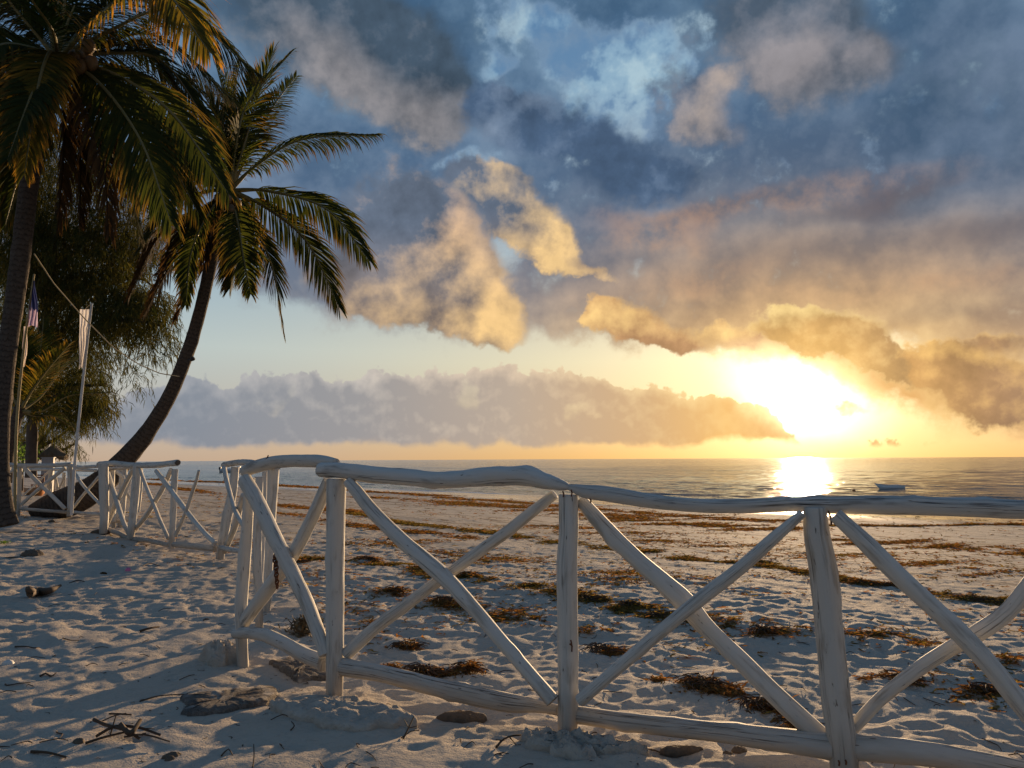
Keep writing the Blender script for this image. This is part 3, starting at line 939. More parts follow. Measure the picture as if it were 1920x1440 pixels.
def side_fence():
    f, pl = side, part_log
    q1, q2 = 5.67, 6.4
    Pq = foot(412, 1040)
    dS = plane_depth(foot(485, 1168), Pq)
    pl(f, 'post', [(485, 894, 15), (483, 985, 15), (482, 1060, 16), (486, 1110, 15), (486, 1180, 13)], q1, 0.0, seed=41, rough=0.06)
    pl(f, 'post', [(511, 880, 26), (508, 950, 23), (505, 1020, 19), (502, 1090, 17), (500, 1150, 14)], q2, 0.0, seed=42, rough=0.05)
    pl(f, 'post', [(496, 884, 9), (494, 950, 10), (490, 1050, 10), (487, 1120, 9)], 6.0, 0.0, seed=43, rough=0.05)
    pl(f, 'post', [(441, 876, 14), (436, 920, 16), (425, 975, 17), (417, 1015, 16), (412, 1048, 15)], 9.86, 0.0, seed=44, rough=0.05)
    pl(f, 'rail', [(420, 872, 11), (434, 869, 11), (452, 867, 11), (470, 868, 12), (490, 872, 13), (520, 874, 15)], lambda u, v: 9.86 + (u - 441) * (6.4 - 9.86) / 70, -0.02, m=WOOD_RAIL, seed=45, rough=0.06)
    pl(f, 'brace', [(420, 877, 10), (426, 905, 10), (434, 935, 10), (442, 960, 11), (456, 985, 11), (470, 1012, 11)], lambda u, v: 9.7 - (u - 420) * 0.04, -0.1, seed=46, rough=0.06)
    pl(f, 'brace', [(457, 928, 12), (449, 955, 13), (441, 985, 13), (431, 1010, 13), (421, 1034, 12)], lambda u, v: 9.7 - (u - 420) * 0.03, 0.06, seed=47, rough=0.06)
    pl(f, 'bottom_rail', [(412, 1026, 9), (435, 1031, 10), (460, 1036, 10), (482, 1050, 12)], lambda u, v: 9.8 - (u - 412) * 0.045, -0.02, m=WOOD_RAIL, seed=48, rough=0.05)


# --- the left fence, its rail broken off at the right
left = thing('log_fence', (foot(243, 1003)[0], foot(243, 1003)[1], 0.0), 'white log fence whose rail ends in a dark cut, one brace loose in the gap', 'fence')


def left_fence():
    f, pl = left, part_log
    r1, r2, r3 = 11.1, 12.4, 13.3
    dL = plane_depth(foot(195, 992), foot(322, 1022))
    pl(f, 'post', [(328, 880, 13), (326, 930, 12), (324, 980, 12), (322, 1028, 12)], r1, 0.0, seed=51, rough=0.05, step=0.06, seg=10)
    pl(f, 'post', [(257, 874, 16), (254, 920, 16), (249, 970, 15), (244, 1010, 13)], r2, 0.0, seed=52, rough=0.05, step=0.06, seg=10)
    pl(f, 'post', [(194, 872, 17), (195, 920, 16), (196, 960, 15), (194, 1000, 14)], r3, 0.0, seed=53, rough=0.05, step=0.06, seg=10)
    pl(f, 'post', [(209, 877, 13), (209, 920, 11), (212, 960, 9), (213, 990, 8)], 14.3, 0.0, seed=54, rough=0.05, step=0.06, seg=10)
    pl(f, 'post', [(231, 876, 13), (230, 920, 13), (228, 960, 12), (226, 985, 11)], 15.4, 0.0, seed=55, rough=0.05, step=0.06, seg=10)
    rl = MB()
    log(rl, at_depth([(186, 870, 10), (215, 869, 10), (245, 872, 10), (290, 872, 11), (318, 869, 11), (333, 867.5, 12)], dL, -0.03), seed=56, rough=0.05, step=0.05, seg=12)
    ro = rl.build('rail', WOOD_RAIL, f)
    e = at_depth([(333.2, 867.5, 10), (334.0, 867.5, 9)], dL, -0.045)
    mb = MB(); log(mb, e, seed=57, seg=10, knots=0, step=0.01)
    cp = mb.build('sawn_end', ENDGRAIN, f)
    pl(f, 'brace', [(200, 880, 9), (210, 912, 10), (222, 950, 10), (232, 980, 10), (241, 1000, 9)], dL, -0.10, seed=58, rough=0.05, step=0.06, seg=10)
    pl(f, 'brace', [(250, 878, 10), (236, 905, 10), (222, 935, 10), (206, 970, 10), (199, 988, 9)], dL, 0.06, seed=59, rough=0.05, step=0.06, seg=10)
    pl(f, 'brace', [(262, 879, 7), (275, 915, 8), (288, 945, 8), (300, 975, 8), (316, 1010, 8)], dL, -0.08, seed=60, rough=0.05, step=0.06, seg=10)
    pl(f, 'brace', [(321, 880, 9), (308, 910, 10), (292, 938, 10), (272, 970, 10), (245, 1002, 10)], dL, 0.06, seed=61, rough=0.05, step=0.06, seg=10)
    pl(f, 'brace', [(293, 883, 9), (310, 905, 11), (330, 932, 11), (355, 965, 11), (380, 995, 10), (403, 1018, 10)], lambda u, v: 11.6 - (u - 293) * 0.017, -0.10, seed=62, rough=0.05, step=0.06, seg=10)
    o = pl(f, 'brace', [(373, 882, 6), (367, 905, 7), (360, 925, 8), (352, 950, 8), (340, 980, 9), (329, 1004, 9)], lambda u, v: 10.7 - (u - 329) * 0.01, 0.0, seed=63, rough=0.06, step=0.06, seg=10)
    o['label'] = 'loose brace with a broken tip leaning free in the gap'
    pl(f, 'bottom_rail', [(192, 990, 9), (220, 999, 10), (243, 1009, 9), (280, 1014, 10), (318, 1022, 10)], dL, -0.05, m=WOOD_RAIL, seed=64, rough=0.05, step=0.06, seg=10)
    pl(f, 'bottom_rail', [(326, 1021, 11), (360, 1024, 12), (404, 1029, 12)], lambda u, v: 11.0 - (u - 326) * 0.014, 0.0, m=WOOD_RAIL, seed=65, rough=0.05, step=0.06, seg=10)


# --- farther left: the straight run to the palm, and the row behind it
S1, S2 = foot(132, 962, 0.05), foot(36, 962, 0.05)
far_l = thing('log_fence', (S1[0], S1[1], 0.0), 'white log fence run with crossed bays between the left palm and the flagpole', 'fence')


def far_left_fence():
    f, pl = far_l, part_log
    d1 = S1[1]
    dF = plane_depth(S1, S2)
    kw = dict(rough=0.05, step=0.08, seg=10)
    pl(f, 'post', [(131, 874, 9), (132, 920, 9), (130, 968, 9)], d1, 0.0, seed=71, **kw)
    pl(f, 'post', [(37, 877, 9), (35, 920, 9), (32, 970, 9)], S2[1], 0.0, seed=72, **kw)
    pl(f, 'post', [(16, 876, 9), (13, 900, 9), (10, 935, 8)], S2[1] + 1.2, 0.0, seed=73, **kw)
    pl(f, 'rail', [(-40, 868, 8), (4, 870, 8), (36, 873, 9), (80, 873, 8), (112, 872, 8), (134, 870, 7)], dF, -0.03, m=WOOD_RAIL, seed=74, **kw)
    pl(f, 'rail', [(134, 873, 6), (152, 876, 6), (170, 875, 6), (190, 874, 6)], lambda u, v: d1 - (u - 132) * 0.045, -0.03, m=WOOD_RAIL, seed=75, **kw)
    pl(f, 'brace', [(45, 876, 8), (60, 893, 8), (80, 913, 8), (100, 932, 8), (122, 954, 8)], dF, -0.08, seed=76, **kw)
    pl(f, 'brace', [(122, 877, 8), (100, 895, 8), (80, 911, 8), (60, 928, 7), (40, 946, 7)], dF, -0.02, seed=77, **kw)
    pl(f, 'brace', [(139, 884, 6), (150, 902, 7), (165, 921, 7), (178, 935, 7), (190, 948, 6)], lambda u, v: d1 - (u - 132) * 0.045, -0.06, seed=78, **kw)
    pl(f, 'brace', [(186, 893, 6), (170, 912, 6), (155, 929, 6), (138, 951, 6)], lambda u, v: d1 - (u - 132) * 0.045, 0.05, seed=79, **kw)
    pl(f, 'brace', [(30, 878, 6), (18, 886, 6), (5, 896, 6), (-12, 908, 6)], dF, -0.05, seed=80, **kw)
    pl(f, 'brace', [(6, 928, 8), (18, 938, 8), (30, 947, 8)], dF, 0.05, seed=81, **kw)
    pl(f, 'bottom_rail', [(38, 954, 6), (80, 957, 7), (126, 960, 7)], dF, 0.03, m=WOOD_RAIL, seed=82, **kw)
    pl(f, 'bottom_rail', [(128, 959, 7), (160, 963, 7), (192, 964, 8)], lambda u, v: d1 - (u - 132) * 0.045, 0.0, m=WOOD_RAIL, seed=83, **kw)


back = thing('log_fence', (P(90, 956, 18.5).x, P(90, 956, 18.5).y, 0.05), 'second row of white log fence standing behind the first near the palm roots', 'fence')


def back_fence():
    f, pl = back, part_log
    kw = dict(rough=0.05, step=0.08, seg=10)
    pl(f, 'post', [(96, 880, 7), (90, 920, 8), (87, 957, 7)], 18.0, 0.0, seed=91, **kw)
    pl(f, 'post', [(28, 880, 7), (27, 900, 6), (25, 926, 6)], 20.0, 0.0, seed=92, **kw)
    pl(f, 'post', [(120, 886, 6), (119, 915, 6), (118, 950, 6)], 18.6, 0.0, seed=93, **kw)
    pl(f, 'rail', [(20, 878, 5), (60, 880, 6), (97, 880, 6), (140, 881, 6), (180, 882, 6)], lambda u, v: 20.0 - (u - 28) * 0.02, 0.0, m=WOOD_RAIL, seed=94, **kw)
    pl(f, 'brace', [(44, 880, 4), (58, 893, 5), (70, 908, 4)], 19.5, 0.0, seed=95, **kw)
    pl(f, 'brace', [(93, 882, 4), (70, 905, 4), (42, 930, 4)], 19.2, 0.05, seed=96, **kw)
    pl(f, 'brace', [(104, 895, 5), (110, 925, 5), (118, 956, 5)], 18.3, 0.0, seed=97, **kw)
    pl(f, 'brace', [(122, 890, 4), (108, 922, 4), (92, 946, 4)], 18.2, 0.05, seed=98, **kw)
    pl(f, 'bottom_rail', [(42, 951, 5), (70, 952, 5), (110, 956, 6)], 18.2, 0.0, m=WOOD_RAIL, seed=99, **kw)


# --- the run that goes back towards the sea behind the left fence
cross = thing('log_fence', (P(214, 985, 14.6).x, P(214, 985, 14.6).y, 0.0), 'crooked log fence seen through the left fence, leading back to the water', 'fence')


def cross_fence():
    f, pl = cross, part_log
    kw = dict(rough=0.07, step=0.07, seg=10)
    pl(f, 'post', [(262, 876, 10), (261, 920, 10), (257, 960, 9)], 13.6, 0.0, seed=101, **kw)
    pl(f, 'brace', [(216, 876, 8), (221, 886, 9), (229, 893, 9), (232, 905, 8), (226, 925, 8)], 14.6, 0.0, seed=102, **kw)
    pl(f, 'brace', [(246, 893, 7), (236, 920, 8), (226, 950, 8), (214, 978, 8)], 14.2, 0.0, seed=103, **kw)
    pl(f, 'brace', [(203, 925, 5), (208, 940, 6), (212, 958, 6)], 14.6, 0.05, seed=104, **kw)
    pl(f, 'brace', [(236, 918, 6), (242, 935, 6), (246, 955, 6)], 14.4, 0.05, seed=105, **kw)
    pl(f, 'bottom_rail', [(203, 979, 9), (222, 976, 9), (243, 974, 9)], 14.3, 0.0, m=WOOD, seed=106, **kw)
    pl(f, 'rail', [(200, 879, 6), (225, 878, 6), (262, 876, 6)], 14.2, 0.0, m=WOOD_RAIL, seed=107, **kw)


# ------------------------------------------------------------------ palms and trees
def leaf_mat(name, a, b_, trans, rough=0.5, tip=None, spec=0.06):
    m = bpy.data.materials.new(name); m.use_nodes = True
    nt = m.node_tree; E.nt = nt
    nt.nodes.clear()
    uv = E(nd('ShaderNodeUVMap', uv_map='UVMap').outputs[0])
    u, v, w = sep(uv)                         # u: random per leaflet, v: root 0 to tip 1
    oi = E(nd('ShaderNodeObjectInfo').outputs['Random'])
    col = mix(u, a, b_)
    if tip is not None: col = mix(sstep(v + (u - 0.5) * 0.5, 0.55, 1.0) * 0.8, col, tip)
    dif = nd('ShaderNodeBsdfPrincipled')
    put(dif.inputs['Base Color'], col); dif.inputs['Roughness'].default_value = rough
    dif.inputs['Specular IOR Level'].default_value = spec
    tr = nd('ShaderNodeBsdfTranslucent')
    put(tr.inputs[0], cadd(col, trans, 1.0, 'MULTIPLY'))
    ms = nd('ShaderNodeAddShader')
    nt.links.new(dif.outputs[0], ms.inputs[0]); nt.links.new(tr.outputs[0], ms.inputs[1])
    out = nd('ShaderNodeOutputMaterial')
    nt.links.new(ms.outputs[0], out.inputs[0])
    return m


PALM_GREEN = leaf_mat('palm_leaf', (0.012, 0.019, 0.005), (0.026, 0.030, 0.007), (1.4, 1.3, 0.8), 0.75, (0.08, 0.048, 0.012))
PALM_DRY = leaf_mat('dry_palm_leaf', (0.020, 0.012, 0.006), (0.046, 0.026, 0.010), (1.1, 1.0, 0.7), 0.8)
PALM_LIT = leaf_mat('sunlit_palm_leaf', (0.032, 0.036, 0.007), (0.095, 0.068, 0.012), (1.4, 1.3, 0.7), 0.75, (0.26, 0.13, 0.024))  # lit copy of the palm leaf: yellow and orange sunlight put into its colour
NEEDLE = leaf_mat('casuarina_needle', (0.016, 0.022, 0.007), (0.046, 0.042, 0.011), (1.2, 1.1, 0.7), 0.85)
BUSH = leaf_mat('bush_leaf', (0.030, 0.055, 0.014), (0.065, 0.10, 0.025), (1.3, 1.4, 0.8), 0.5)

STEM, _b = mat('palm_midrib')
put(_b.inputs['Base Color'], mix(noise(geo_pos(), 3.0, 2.0), (0.10, 0.10, 0.030), (0.20, 0.15, 0.05)))
_b.inputs['Roughness'].default_value = 0.5

BARK, _b = mat('palm_bark')
_u, _v, _w = sep(E(nd('ShaderNodeUVMap', uv_map='UVMap').outputs[0]))
_n = noise(comb(mth('COSINE', _u * 6.28318) * 1.4, mth('SINE', _u * 6.28318) * 1.4, _v * 5.0), 2.0, 5.0, 0.62)
_ring = mth('FRACT', _v * 11.0 + (_n - 0.5) * 2.2)
_rg = sstep(_ring, 0.0, 0.22) * sstep(_ring, 1.0, 0.86)
put(_b.inputs['Base Color'], mix(clamp01((_n - 0.3) * 1.7), mix(_rg, (0.036, 0.028, 0.022), (0.058, 0.046, 0.037)), mix(_rg, (0.062, 0.050, 0.040), (0.11, 0.09, 0.074))))
_b.inputs['Roughness'].default_value = 0.9
_b.inputs['Specular IOR Level'].default_value = 0.15
bump(_b, _rg * 0.35 + _n * 0.8, 0.025, 0.8)

BARK2, _b = mat('casuarina_bark')
put(_b.inputs['Base Color'], mix(noise(geo_pos(), 6.0, 4.0), (0.045, 0.034, 0.027), (0.12, 0.092, 0.07)))
_b.inputs['Roughness'].default_value = 0.95
NUT, _b = mat('coconut_husk')
put(_b.inputs['Base Color'], mix(noise(geo_pos(), 7.0, 3.0), (0.075, 0.050, 0.018), (0.20, 0.105, 0.030)))
_b.inputs['Roughness'].default_value = 0.55

UPV = np.array([0, 0, 1.0])


def frond_mesh(mb_leaf, mb_stem, pts, leaf=0.95, pairs=112, droop=0.5, width=0.050, twist=0.0, seed=0, start=0.14, thick=0.035, fold=0.35, ragged=0.0, sweep=1.0):
    """one pinnate palm leaf along a curve of points"""
    R = np.random.RandomState(seed)
    S = catmull([(*p, 0.0) for p in pts], 0.05)[:, :3]
    d = np.concatenate([[0], np.cumsum(np.linalg.norm(np.diff(S, axis=0), axis=1))])
    L = d[-1]
    at = lambda f: np.array([np.interp(f * L, d, S[:, k]) for k in range(3)])
    path = []
    for f in np.linspace(0, 1, 14):
        p = at(f); path.append((*p, thick * (1 - f) ** 0.8 * (1.0 if f > 0.08 else 1.5) + 0.004))
    log(mb_stem, path, seg=6, step=0.25, rough=0, knots=0, oval=0)
    for i in range(pairs):
        f = start + (1 - start) * (i + R.rand() * 0.5) / pairs
        p = at(f); t = at(min(1, f + 0.02)) - at(max(0, f - 0.02)); t /= np.linalg.norm(t)
        side = np.cross(t, UPV)
        if np.linalg.norm(side) < 0.25: side = np.cross(t, np.array([0.3, 1, 0]))
        side /= np.linalg.norm(side)
        nrm = np.cross(side, t)
        ct, st_ = math.cos(math.radians(twist)), math.sin(math.radians(twist))
        side, nrm = side * ct - nrm * st_, nrm * ct + side * st_
        prof = min(1.0, 0.45 + 3.2 * (f - start)) * (1 - 0.66 * max(0, (f - 0.55) / 0.45) ** 1.3)
        ang = math.radians(62 - 40 * f)
        for s in (-1, 1):
            if R.rand() < ragged: continue
            l = leaf * prof * (0.85 + 0.3 * R.rand())
            if ragged > 0.1: l *= 0.55 + 0.6 * R.rand()
            a = ang * (0.92 + 0.2 * R.rand())
            dirv = side * s * math.sin(a) + t * math.cos(a) * sweep + nrm * fold * (0.7 + 0.5 * R.rand())
            dirv /= np.linalg.norm(dirv)
            g = droop * (0.7 + 0.6 * R.rand())
            q, cur, dv = [p], p.copy(), dirv
            K = 3
            for k in range(K):
                dv = dv + np.array([0, 0, -1.0]) * g * (0.35 + 0.5 * k) + R.normal(0, 0.035, 3)
                dv = dv / np.linalg.norm(dv)
                cur = cur + dv * l / K; q.append(cur)
            wv = np.cross(dirv, nrm); wv /= np.linalg.norm(wv) + 1e-9
            wv = wv * 0.85 + nrm * 0.25 * s
            w0 = width * (0.75 + 0.4 * R.rand()) * (1.0 if f < 0.75 else 0.75)
            ws = (0.45, 1.0, 0.8)
            V = []
            for k in range(K):
                V += [q[k] - wv * w0 * ws[k] * 0.5, q[k] + wv * w0 * ws[k] * 0.5]
            V.append(q[K])
            r = R.rand()
            mb_leaf.add(V, [(0, 1, 3, 2), (2, 3, 5, 4), (4, 5, 6)], [(r, 0), (r, 0), (r, .33), (r, .33), (r, .66), (r, .66), (r, 1)])


def frond(parent, name, pts, m, **kw):
    leaf, stem = MB(), MB()
    frond_mesh(leaf, stem, pts, **kw)
    o = leaf.build(name, m, parent, smooth=False)
    s = stem.build('midrib', STEM if m is not PALM_DRY else m, o)
    return o


def pix_path(px):
    """[(u, v, depth), ...] -> points"""
    return [tuple(P(u, v, d)) for u, v, d in px]


def trunk(parent, px, m, seed, rough=0.05, step=0.12, seg=16, name='trunk'):
    mb = MB()
    log(mb, [(*P(u, v, d), w * 0.5 * d / FOC) for u, v, d, w in px], seg=seg, step=step, rough=rough, seed=seed, knots=2, oval=0.04)
    return mb.build(name, m, parent)


def coconut(parent, p, r, seed):
    n = 10
    th = np.linspace(0, 2 * np.pi, n, endpoint=False); ph = np.linspace(0.05, np.pi - 0.05, 8)
    TH, PH = np.meshgrid(th, ph)
    k = 1 + 0.08 * np.cos(3 * TH + seed)
    V = np.stack([p[0] + r * k * np.sin(PH) * np.cos(TH), p[1] + r * k * np.sin(PH) * np.sin(TH), p[2] + 1.25 * r * np.cos(PH) * (1 - 0.12 * np.cos(PH))], -1)
    mb = MB()
    F = [(i * n + j, (i + 1) * n + j, (i + 1) * n + (j + 1) % n, i * n + (j + 1) % n) for i in range(7) for j in range(n)]
    F += [tuple(range(n)), tuple(reversed(range(7 * n, 8 * n)))]
    mb.add(V.reshape(-1, 3), F)
    return mb.build('coconut', NUT, parent)


def leaning_palm():
    D = 17.6
    base = P(150, 948, D)
    t = thing('coconut_palm', (base.x, base.y, base.z), 'tall coconut palm leaning in a long curve out over the beach', 'palm tree')
    trunk(t, [(60, 958, D, 24), (92, 950, D, 44), (130, 940, D, 54), (178, 915, D, 48), (226, 870, D, 38), (275, 812, D, 29), (318, 742, D, 25), (352, 660, D, 23), (376, 580, D, 22), (394, 500, D, 22), (408, 430, D, 22), (424, 378, D, 22), (430, 352, D, 20)], BARK, 5, rough=0.04)
    for k, (u, v, dd) in enumerate([(418, 384, -0.25), (432, 392, -0.3), (444, 382, -0.2), (411, 372, -0.3), (426, 372, -0.35)]):
        coconut(t, P(u, v, D + dd), 0.11, k)
    c = (431, 358)
    F = []
    def fr(mid, tip, dm, dt, m=PALM_GREEN, c0=c, **kw):
        pts = pix_path([(c0[0], c0[1], D), (*mid, D + dm), (*tip, D + dt)])
        F.append((pts, m, kw))
    # right side, as they stand against the sky
    def fr4(a, b, tip, d3, m=PALM_GREEN, **kw):
        F.append((pix_path([(c[0], c[1], D), (*a, D + d3[0]), (*b, D + d3[1]), (*tip, D + d3[2])]), m, kw))
    fr4((478, 312), (565, 262), (704, 252), (-.1, -.2, -.3), droop=0.50, leaf=1.05, fold=0.05, twist=48)
    fr4((500, 358), (612, 392), (692, 488), (0, -.3, -.5), droop=0.34, leaf=1.15, fold=0.0, twist=48)
    fr4((490, 384), (574, 452), (636, 576), (0, .1, .2), droop=0.26, leaf=1.10, fold=0.0, twist=52)
    fr4((468, 410), (510, 500), (533, 626), (.1, .3, .6), droop=0.22, leaf=0.85, fold=0.0, twist=55)
    fr4((446, 420), (456, 480), (470, 552), (-.5, -1.0, -1.5), droop=0.25, leaf=0.95, twist=20)
    fr4((432, 430), (440, 480), (432, 540), (.4, .7, .9), droop=0.25, leaf=0.95, twist=-30)
    fr4((480, 260), (515, 195), (556, 142), (.6, 1.3, 2.0), droop=0.30, leaf=0.85, fold=0.1, twist=45)
    fr4((458, 270), (484, 180), (512, 96), (0, .1, 0), droop=0.16, leaf=1.0, fold=0.1, twist=70)
    fr4((446, 250), (470, 185), (545, 100), (-.4, -.4, -.5), droop=0.28, leaf=0.85, fold=0.1, twist=50)
    fr4((428, 250), (420, 180), (402, 112), (.3, .5, .8), droop=0.14, leaf=1.0, twist=60)
    fr4((415, 255), (390, 190), (350, 150), (-.3, -.7, -1.2), droop=0.22, leaf=1.0, twist=-50)
    fr4((440, 240), (440, 170), (452, 110), (.9, 1.6, 2.2), droop=0.2, leaf=0.95, twist=-60)
    # left side, dark against the grove
    fr4((380, 290), (330, 270), (262, 300), (0, -.2, -.4), droop=0.55, leaf=0.85)
    fr4((375, 330), (320, 340), (250, 400), (.2, .5, .8), droop=0.5, leaf=0.85)
    fr4((385, 360), (320, 390), (262, 470), (-.6, -1.2, -1.6), droop=0.45, leaf=0.85)
    fr4((395, 395), (360, 470), (348, 572), (-.6, -1.2, -1.6), droop=0.3, leaf=0.75)
    fr4((385, 390), (300, 440), (240, 560), (.0, .0, .2), m=PALM_DRY, droop=0.75, leaf=0.75, ragged=0.2)
    fr4((390, 410), (330, 480), (270, 590), (.3, .6, 1.0), m=PALM_DRY, droop=0.8, leaf=0.8, ragged=0.25)
    fr4((400, 420), (385, 500), (375, 600), (.4, .7, .8), m=PALM_DRY, droop=0.7, leaf=0.6, ragged=0.3)
    fr4((412, 300), (400, 240), (380, 215), (1.5, 2.6, 3.4), droop=0.4, leaf=0.85)
    fr4((450, 300), (470, 260), (520, 235), (1.5, 2.6, 3.4), droop=0.4, leaf=0.85)
    fr4((440, 380), (452, 410), (470, 450), (1.5, 2.5, 3.2), droop=0.4, leaf=0.85)
    fr4((390, 320), (340, 300), (280, 340), (-.8, -1.5, -2.0), droop=0.45, leaf=1.0, twist=-40)
    fr4((385, 345), (335, 350), (285, 420), (1.0, 1.9, 2.6), droop=0.45, leaf=1.0, twist=-30)
    fr4((400, 385), (350, 420), (310, 520), (.8, 1.4, 1.8), droop=0.4, leaf=1.0, twist=-40)
    fr4((395, 400), (345, 440), (290, 545), (-.4, -.7, -.8), m=PALM_DRY, droop=0.6, leaf=0.8, ragged=0.2, twist=-40)
    fr4((404, 420), (368, 490), (330, 600), (.0, -.2, -.3), m=PALM_DRY, droop=0.6, leaf=0.75, ragged=0.25, twist=-50)
    for k, (pts, m, kw) in enumerate(F):
        kw['leaf'] = kw.get('leaf', .95) * 0.9
        frond(t, 'frond', pts, m, seed=100 + k, pairs=96, **kw)


def left_palm():
    D = 13.4
    base = P(12, 962, D)
    t = thing('coconut_palm', (base.x, base.y, base.z), 'big coconut palm at the left edge with a straight trunk and lit yellow fronds', 'palm tree')
    trunk(t, [(12, 985, D, 43), (8, 958, D, 35), (4, 920, D, 29), (2, 850, D, 27), (5, 760, D, 29), (14, 660, D, 32), (28, 560, D, 34), (40, 470, D, 35), (50, 380, D, 34), (66, 280, D, 34), (92, 180, D, 36), (108, 120, D, 38)], BARK, 9, rough=0.05)
    for k, (u, v, dd) in enumerate([(166, 86, -.3), (172, 118, -.35), (152, 124, -.4), (140, 106, -.3), (160, 104, -.2), (150, 140, -.3), (128, 132, -.4)]):
        coconut(t, P(u, v, D + dd), 0.11, k)
    c = (108, 112)
    F = []
    def fr4(a, b, tip, d3, m=PALM_GREEN, **kw):
        F.append((pix_path([(c[0], c[1], D), (*a, D + d3[0]), (*b, D + d3[1]), (*tip, D + d3[2])]), m, kw))
    fr4((92, 100), (70, 170), (46, 326), (-.9, -1.7, -2.2), m=PALM_LIT, droop=0.35, leaf=0.85, fold=0.2)
    fr4((84, 120), (54, 190), (14, 300), (-1.0, -1.9, -2.5), m=PALM_GREEN, droop=0.3, leaf=0.8)
    fr4((190, 28), (290, -30), (392, 96), (-.5, -1.0, -1.4), m=PALM_LIT, droop=0.45, leaf=1.25, fold=0.0, twist=42)
    fr4((200, 60), (330, 20), (476, 132), (0, .3, .6), m=PALM_GREEN, droop=0.42, leaf=1.2, fold=0.0, twist=40)
    fr4((210, 100), (310, 120), (410, 268), (.4, .9, 1.2), droop=0.42, leaf=1.15, fold=0.0, twist=45)
    fr4((205, 135), (320, 210), (428, 362), (-.3, -.7, -1.2), droop=0.42, leaf=1.1, fold=0.0, twist=45)
    fr4((180, 150), (262, 260), (322, 420), (-.5, -1.1, -1.8), droop=0.42, leaf=1.15, fold=0.0, twist=50)
    fr4((165, 165), (220, 290), (262, 430), (.4, .8, 1.2), droop=0.42, leaf=1.1, fold=0.0, twist=50)
    fr4((150, 170), (190, 280), (205, 440), (-.5, -1.0, -1.3), m=PALM_DRY, droop=0.7, leaf=0.85, ragged=0.2)
    fr4((135, 180), (150, 280), (150, 420), (.3, .6, .8), m=PALM_DRY, droop=0.7, leaf=0.7, ragged=0.25)
    fr4((120, 190), (118, 300), (108, 430), (-.2, -.3, -.3), m=PALM_DRY, droop=0.7, leaf=0.6, ragged=0.3)
    fr4((80, 200), (40, 310), (10, 420), (.6, 1.1, 1.4), m=PALM_GREEN, droop=0.5, leaf=0.8)
    fr4((30, 110), (-60, 160), (-150, 300), (0, 0, 0), droop=0.5, leaf=0.95)
    fr4((20, 70), (-80, 60), (-200, 140), (.8, 1.3, 1.8), droop=0.5, leaf=0.95)
    fr4((40, 30), (-40, -60), (-150, -90), (-.4, -.8, -1.2), droop=0.45, leaf=0.95)
    fr4((80, 10), (40, -100), (-40, -200), (.3, .5, .7), droop=0.4, leaf=0.95)
    fr4((120, 10), (130, -120), (170, -260), (-.2, -.4, -.6), droop=0.3, leaf=0.95)
    fr4((150, 10), (200, -90), (280, -180), (.6, 1.1, 1.6), droop=0.4, leaf=0.95)
    fr4((170, 40), (240, -40), (350, -70), (1.0, 2.0, 2.8), droop=0.45, leaf=0.95)
    fr4((100, 60), (60, 0), (30, -60), (-1.2, -2.2, -3.0), droop=0.4, leaf=0.9)
    fr4((190, 90), (260, 90), (330, 170), (1.2, 2.4, 3.4), droop=0.5, leaf=0.95)
    fr4((60, 130), (10, 190), (-40, 330), (-.6, -1.2, -1.8), m=PALM_GREEN, droop=0.5, leaf=0.9)
    fr4((195, 80), (300, 70), (440, 190), (1.0, 1.8, 2.4), droop=0.42, leaf=1.15, fold=0.0, twist=40)
    fr4((195, 120), (300, 165), (400, 330), (.9, 1.7, 2.3), droop=0.42, leaf=1.1, fold=0.0, twist=45)
    fr4((185, 145), (280, 235), (372, 400), (.0, -.1, -.2), droop=0.42, leaf=1.1, fold=0.0, twist=48)
    fr4((160, 50), (250, -10), (360, 40), (.3, .7, 1.0), droop=0.45, leaf=1.2, fold=0.0, twist=40)
    fr4((70, 190), (30, 300), (-20, 400), (1.2, 2.0, 2.4), droop=0.45, leaf=1.0, twist=-40)
    fr4((50, 150), (-10, 230), (-60, 380), (1.0, 1.6, 2.0), droop=0.45, leaf=1.0, twist=-40)
    fr4((60, 90), (-10, 90), (-80, 190), (-.6, -1.2, -1.6), droop=0.45, leaf=1.0, twist=-40)
    fr4((70, 60), (10, 10), (-70, 10), (.5, 1.0, 1.4), droop=0.4, leaf=1.0, twist=-40)
    for k, (pts, m, kw) in enumerate(F):
        frond(t, 'frond', pts, m, seed=200 + k, **kw)
    # flower stalks standing in the crown
    mb = MB()
    for (u, v, u2, v2, dd) in ((104, 60, 112, -20, -.5), (96, 66, 90, 0, -.5), (120, 60, 140, 10, -.4)):
        a, b = P(108, 110, D - .3), P(u2, v2, D + dd)
        m_ = P(u, v, D + dd)
        log(mb, [(*a, .03), (*m_, .028), (*b, .012)], seg=6, step=.2, rough=0.2, knots=0)
    mb.build('flower_stalk', STEM, t)


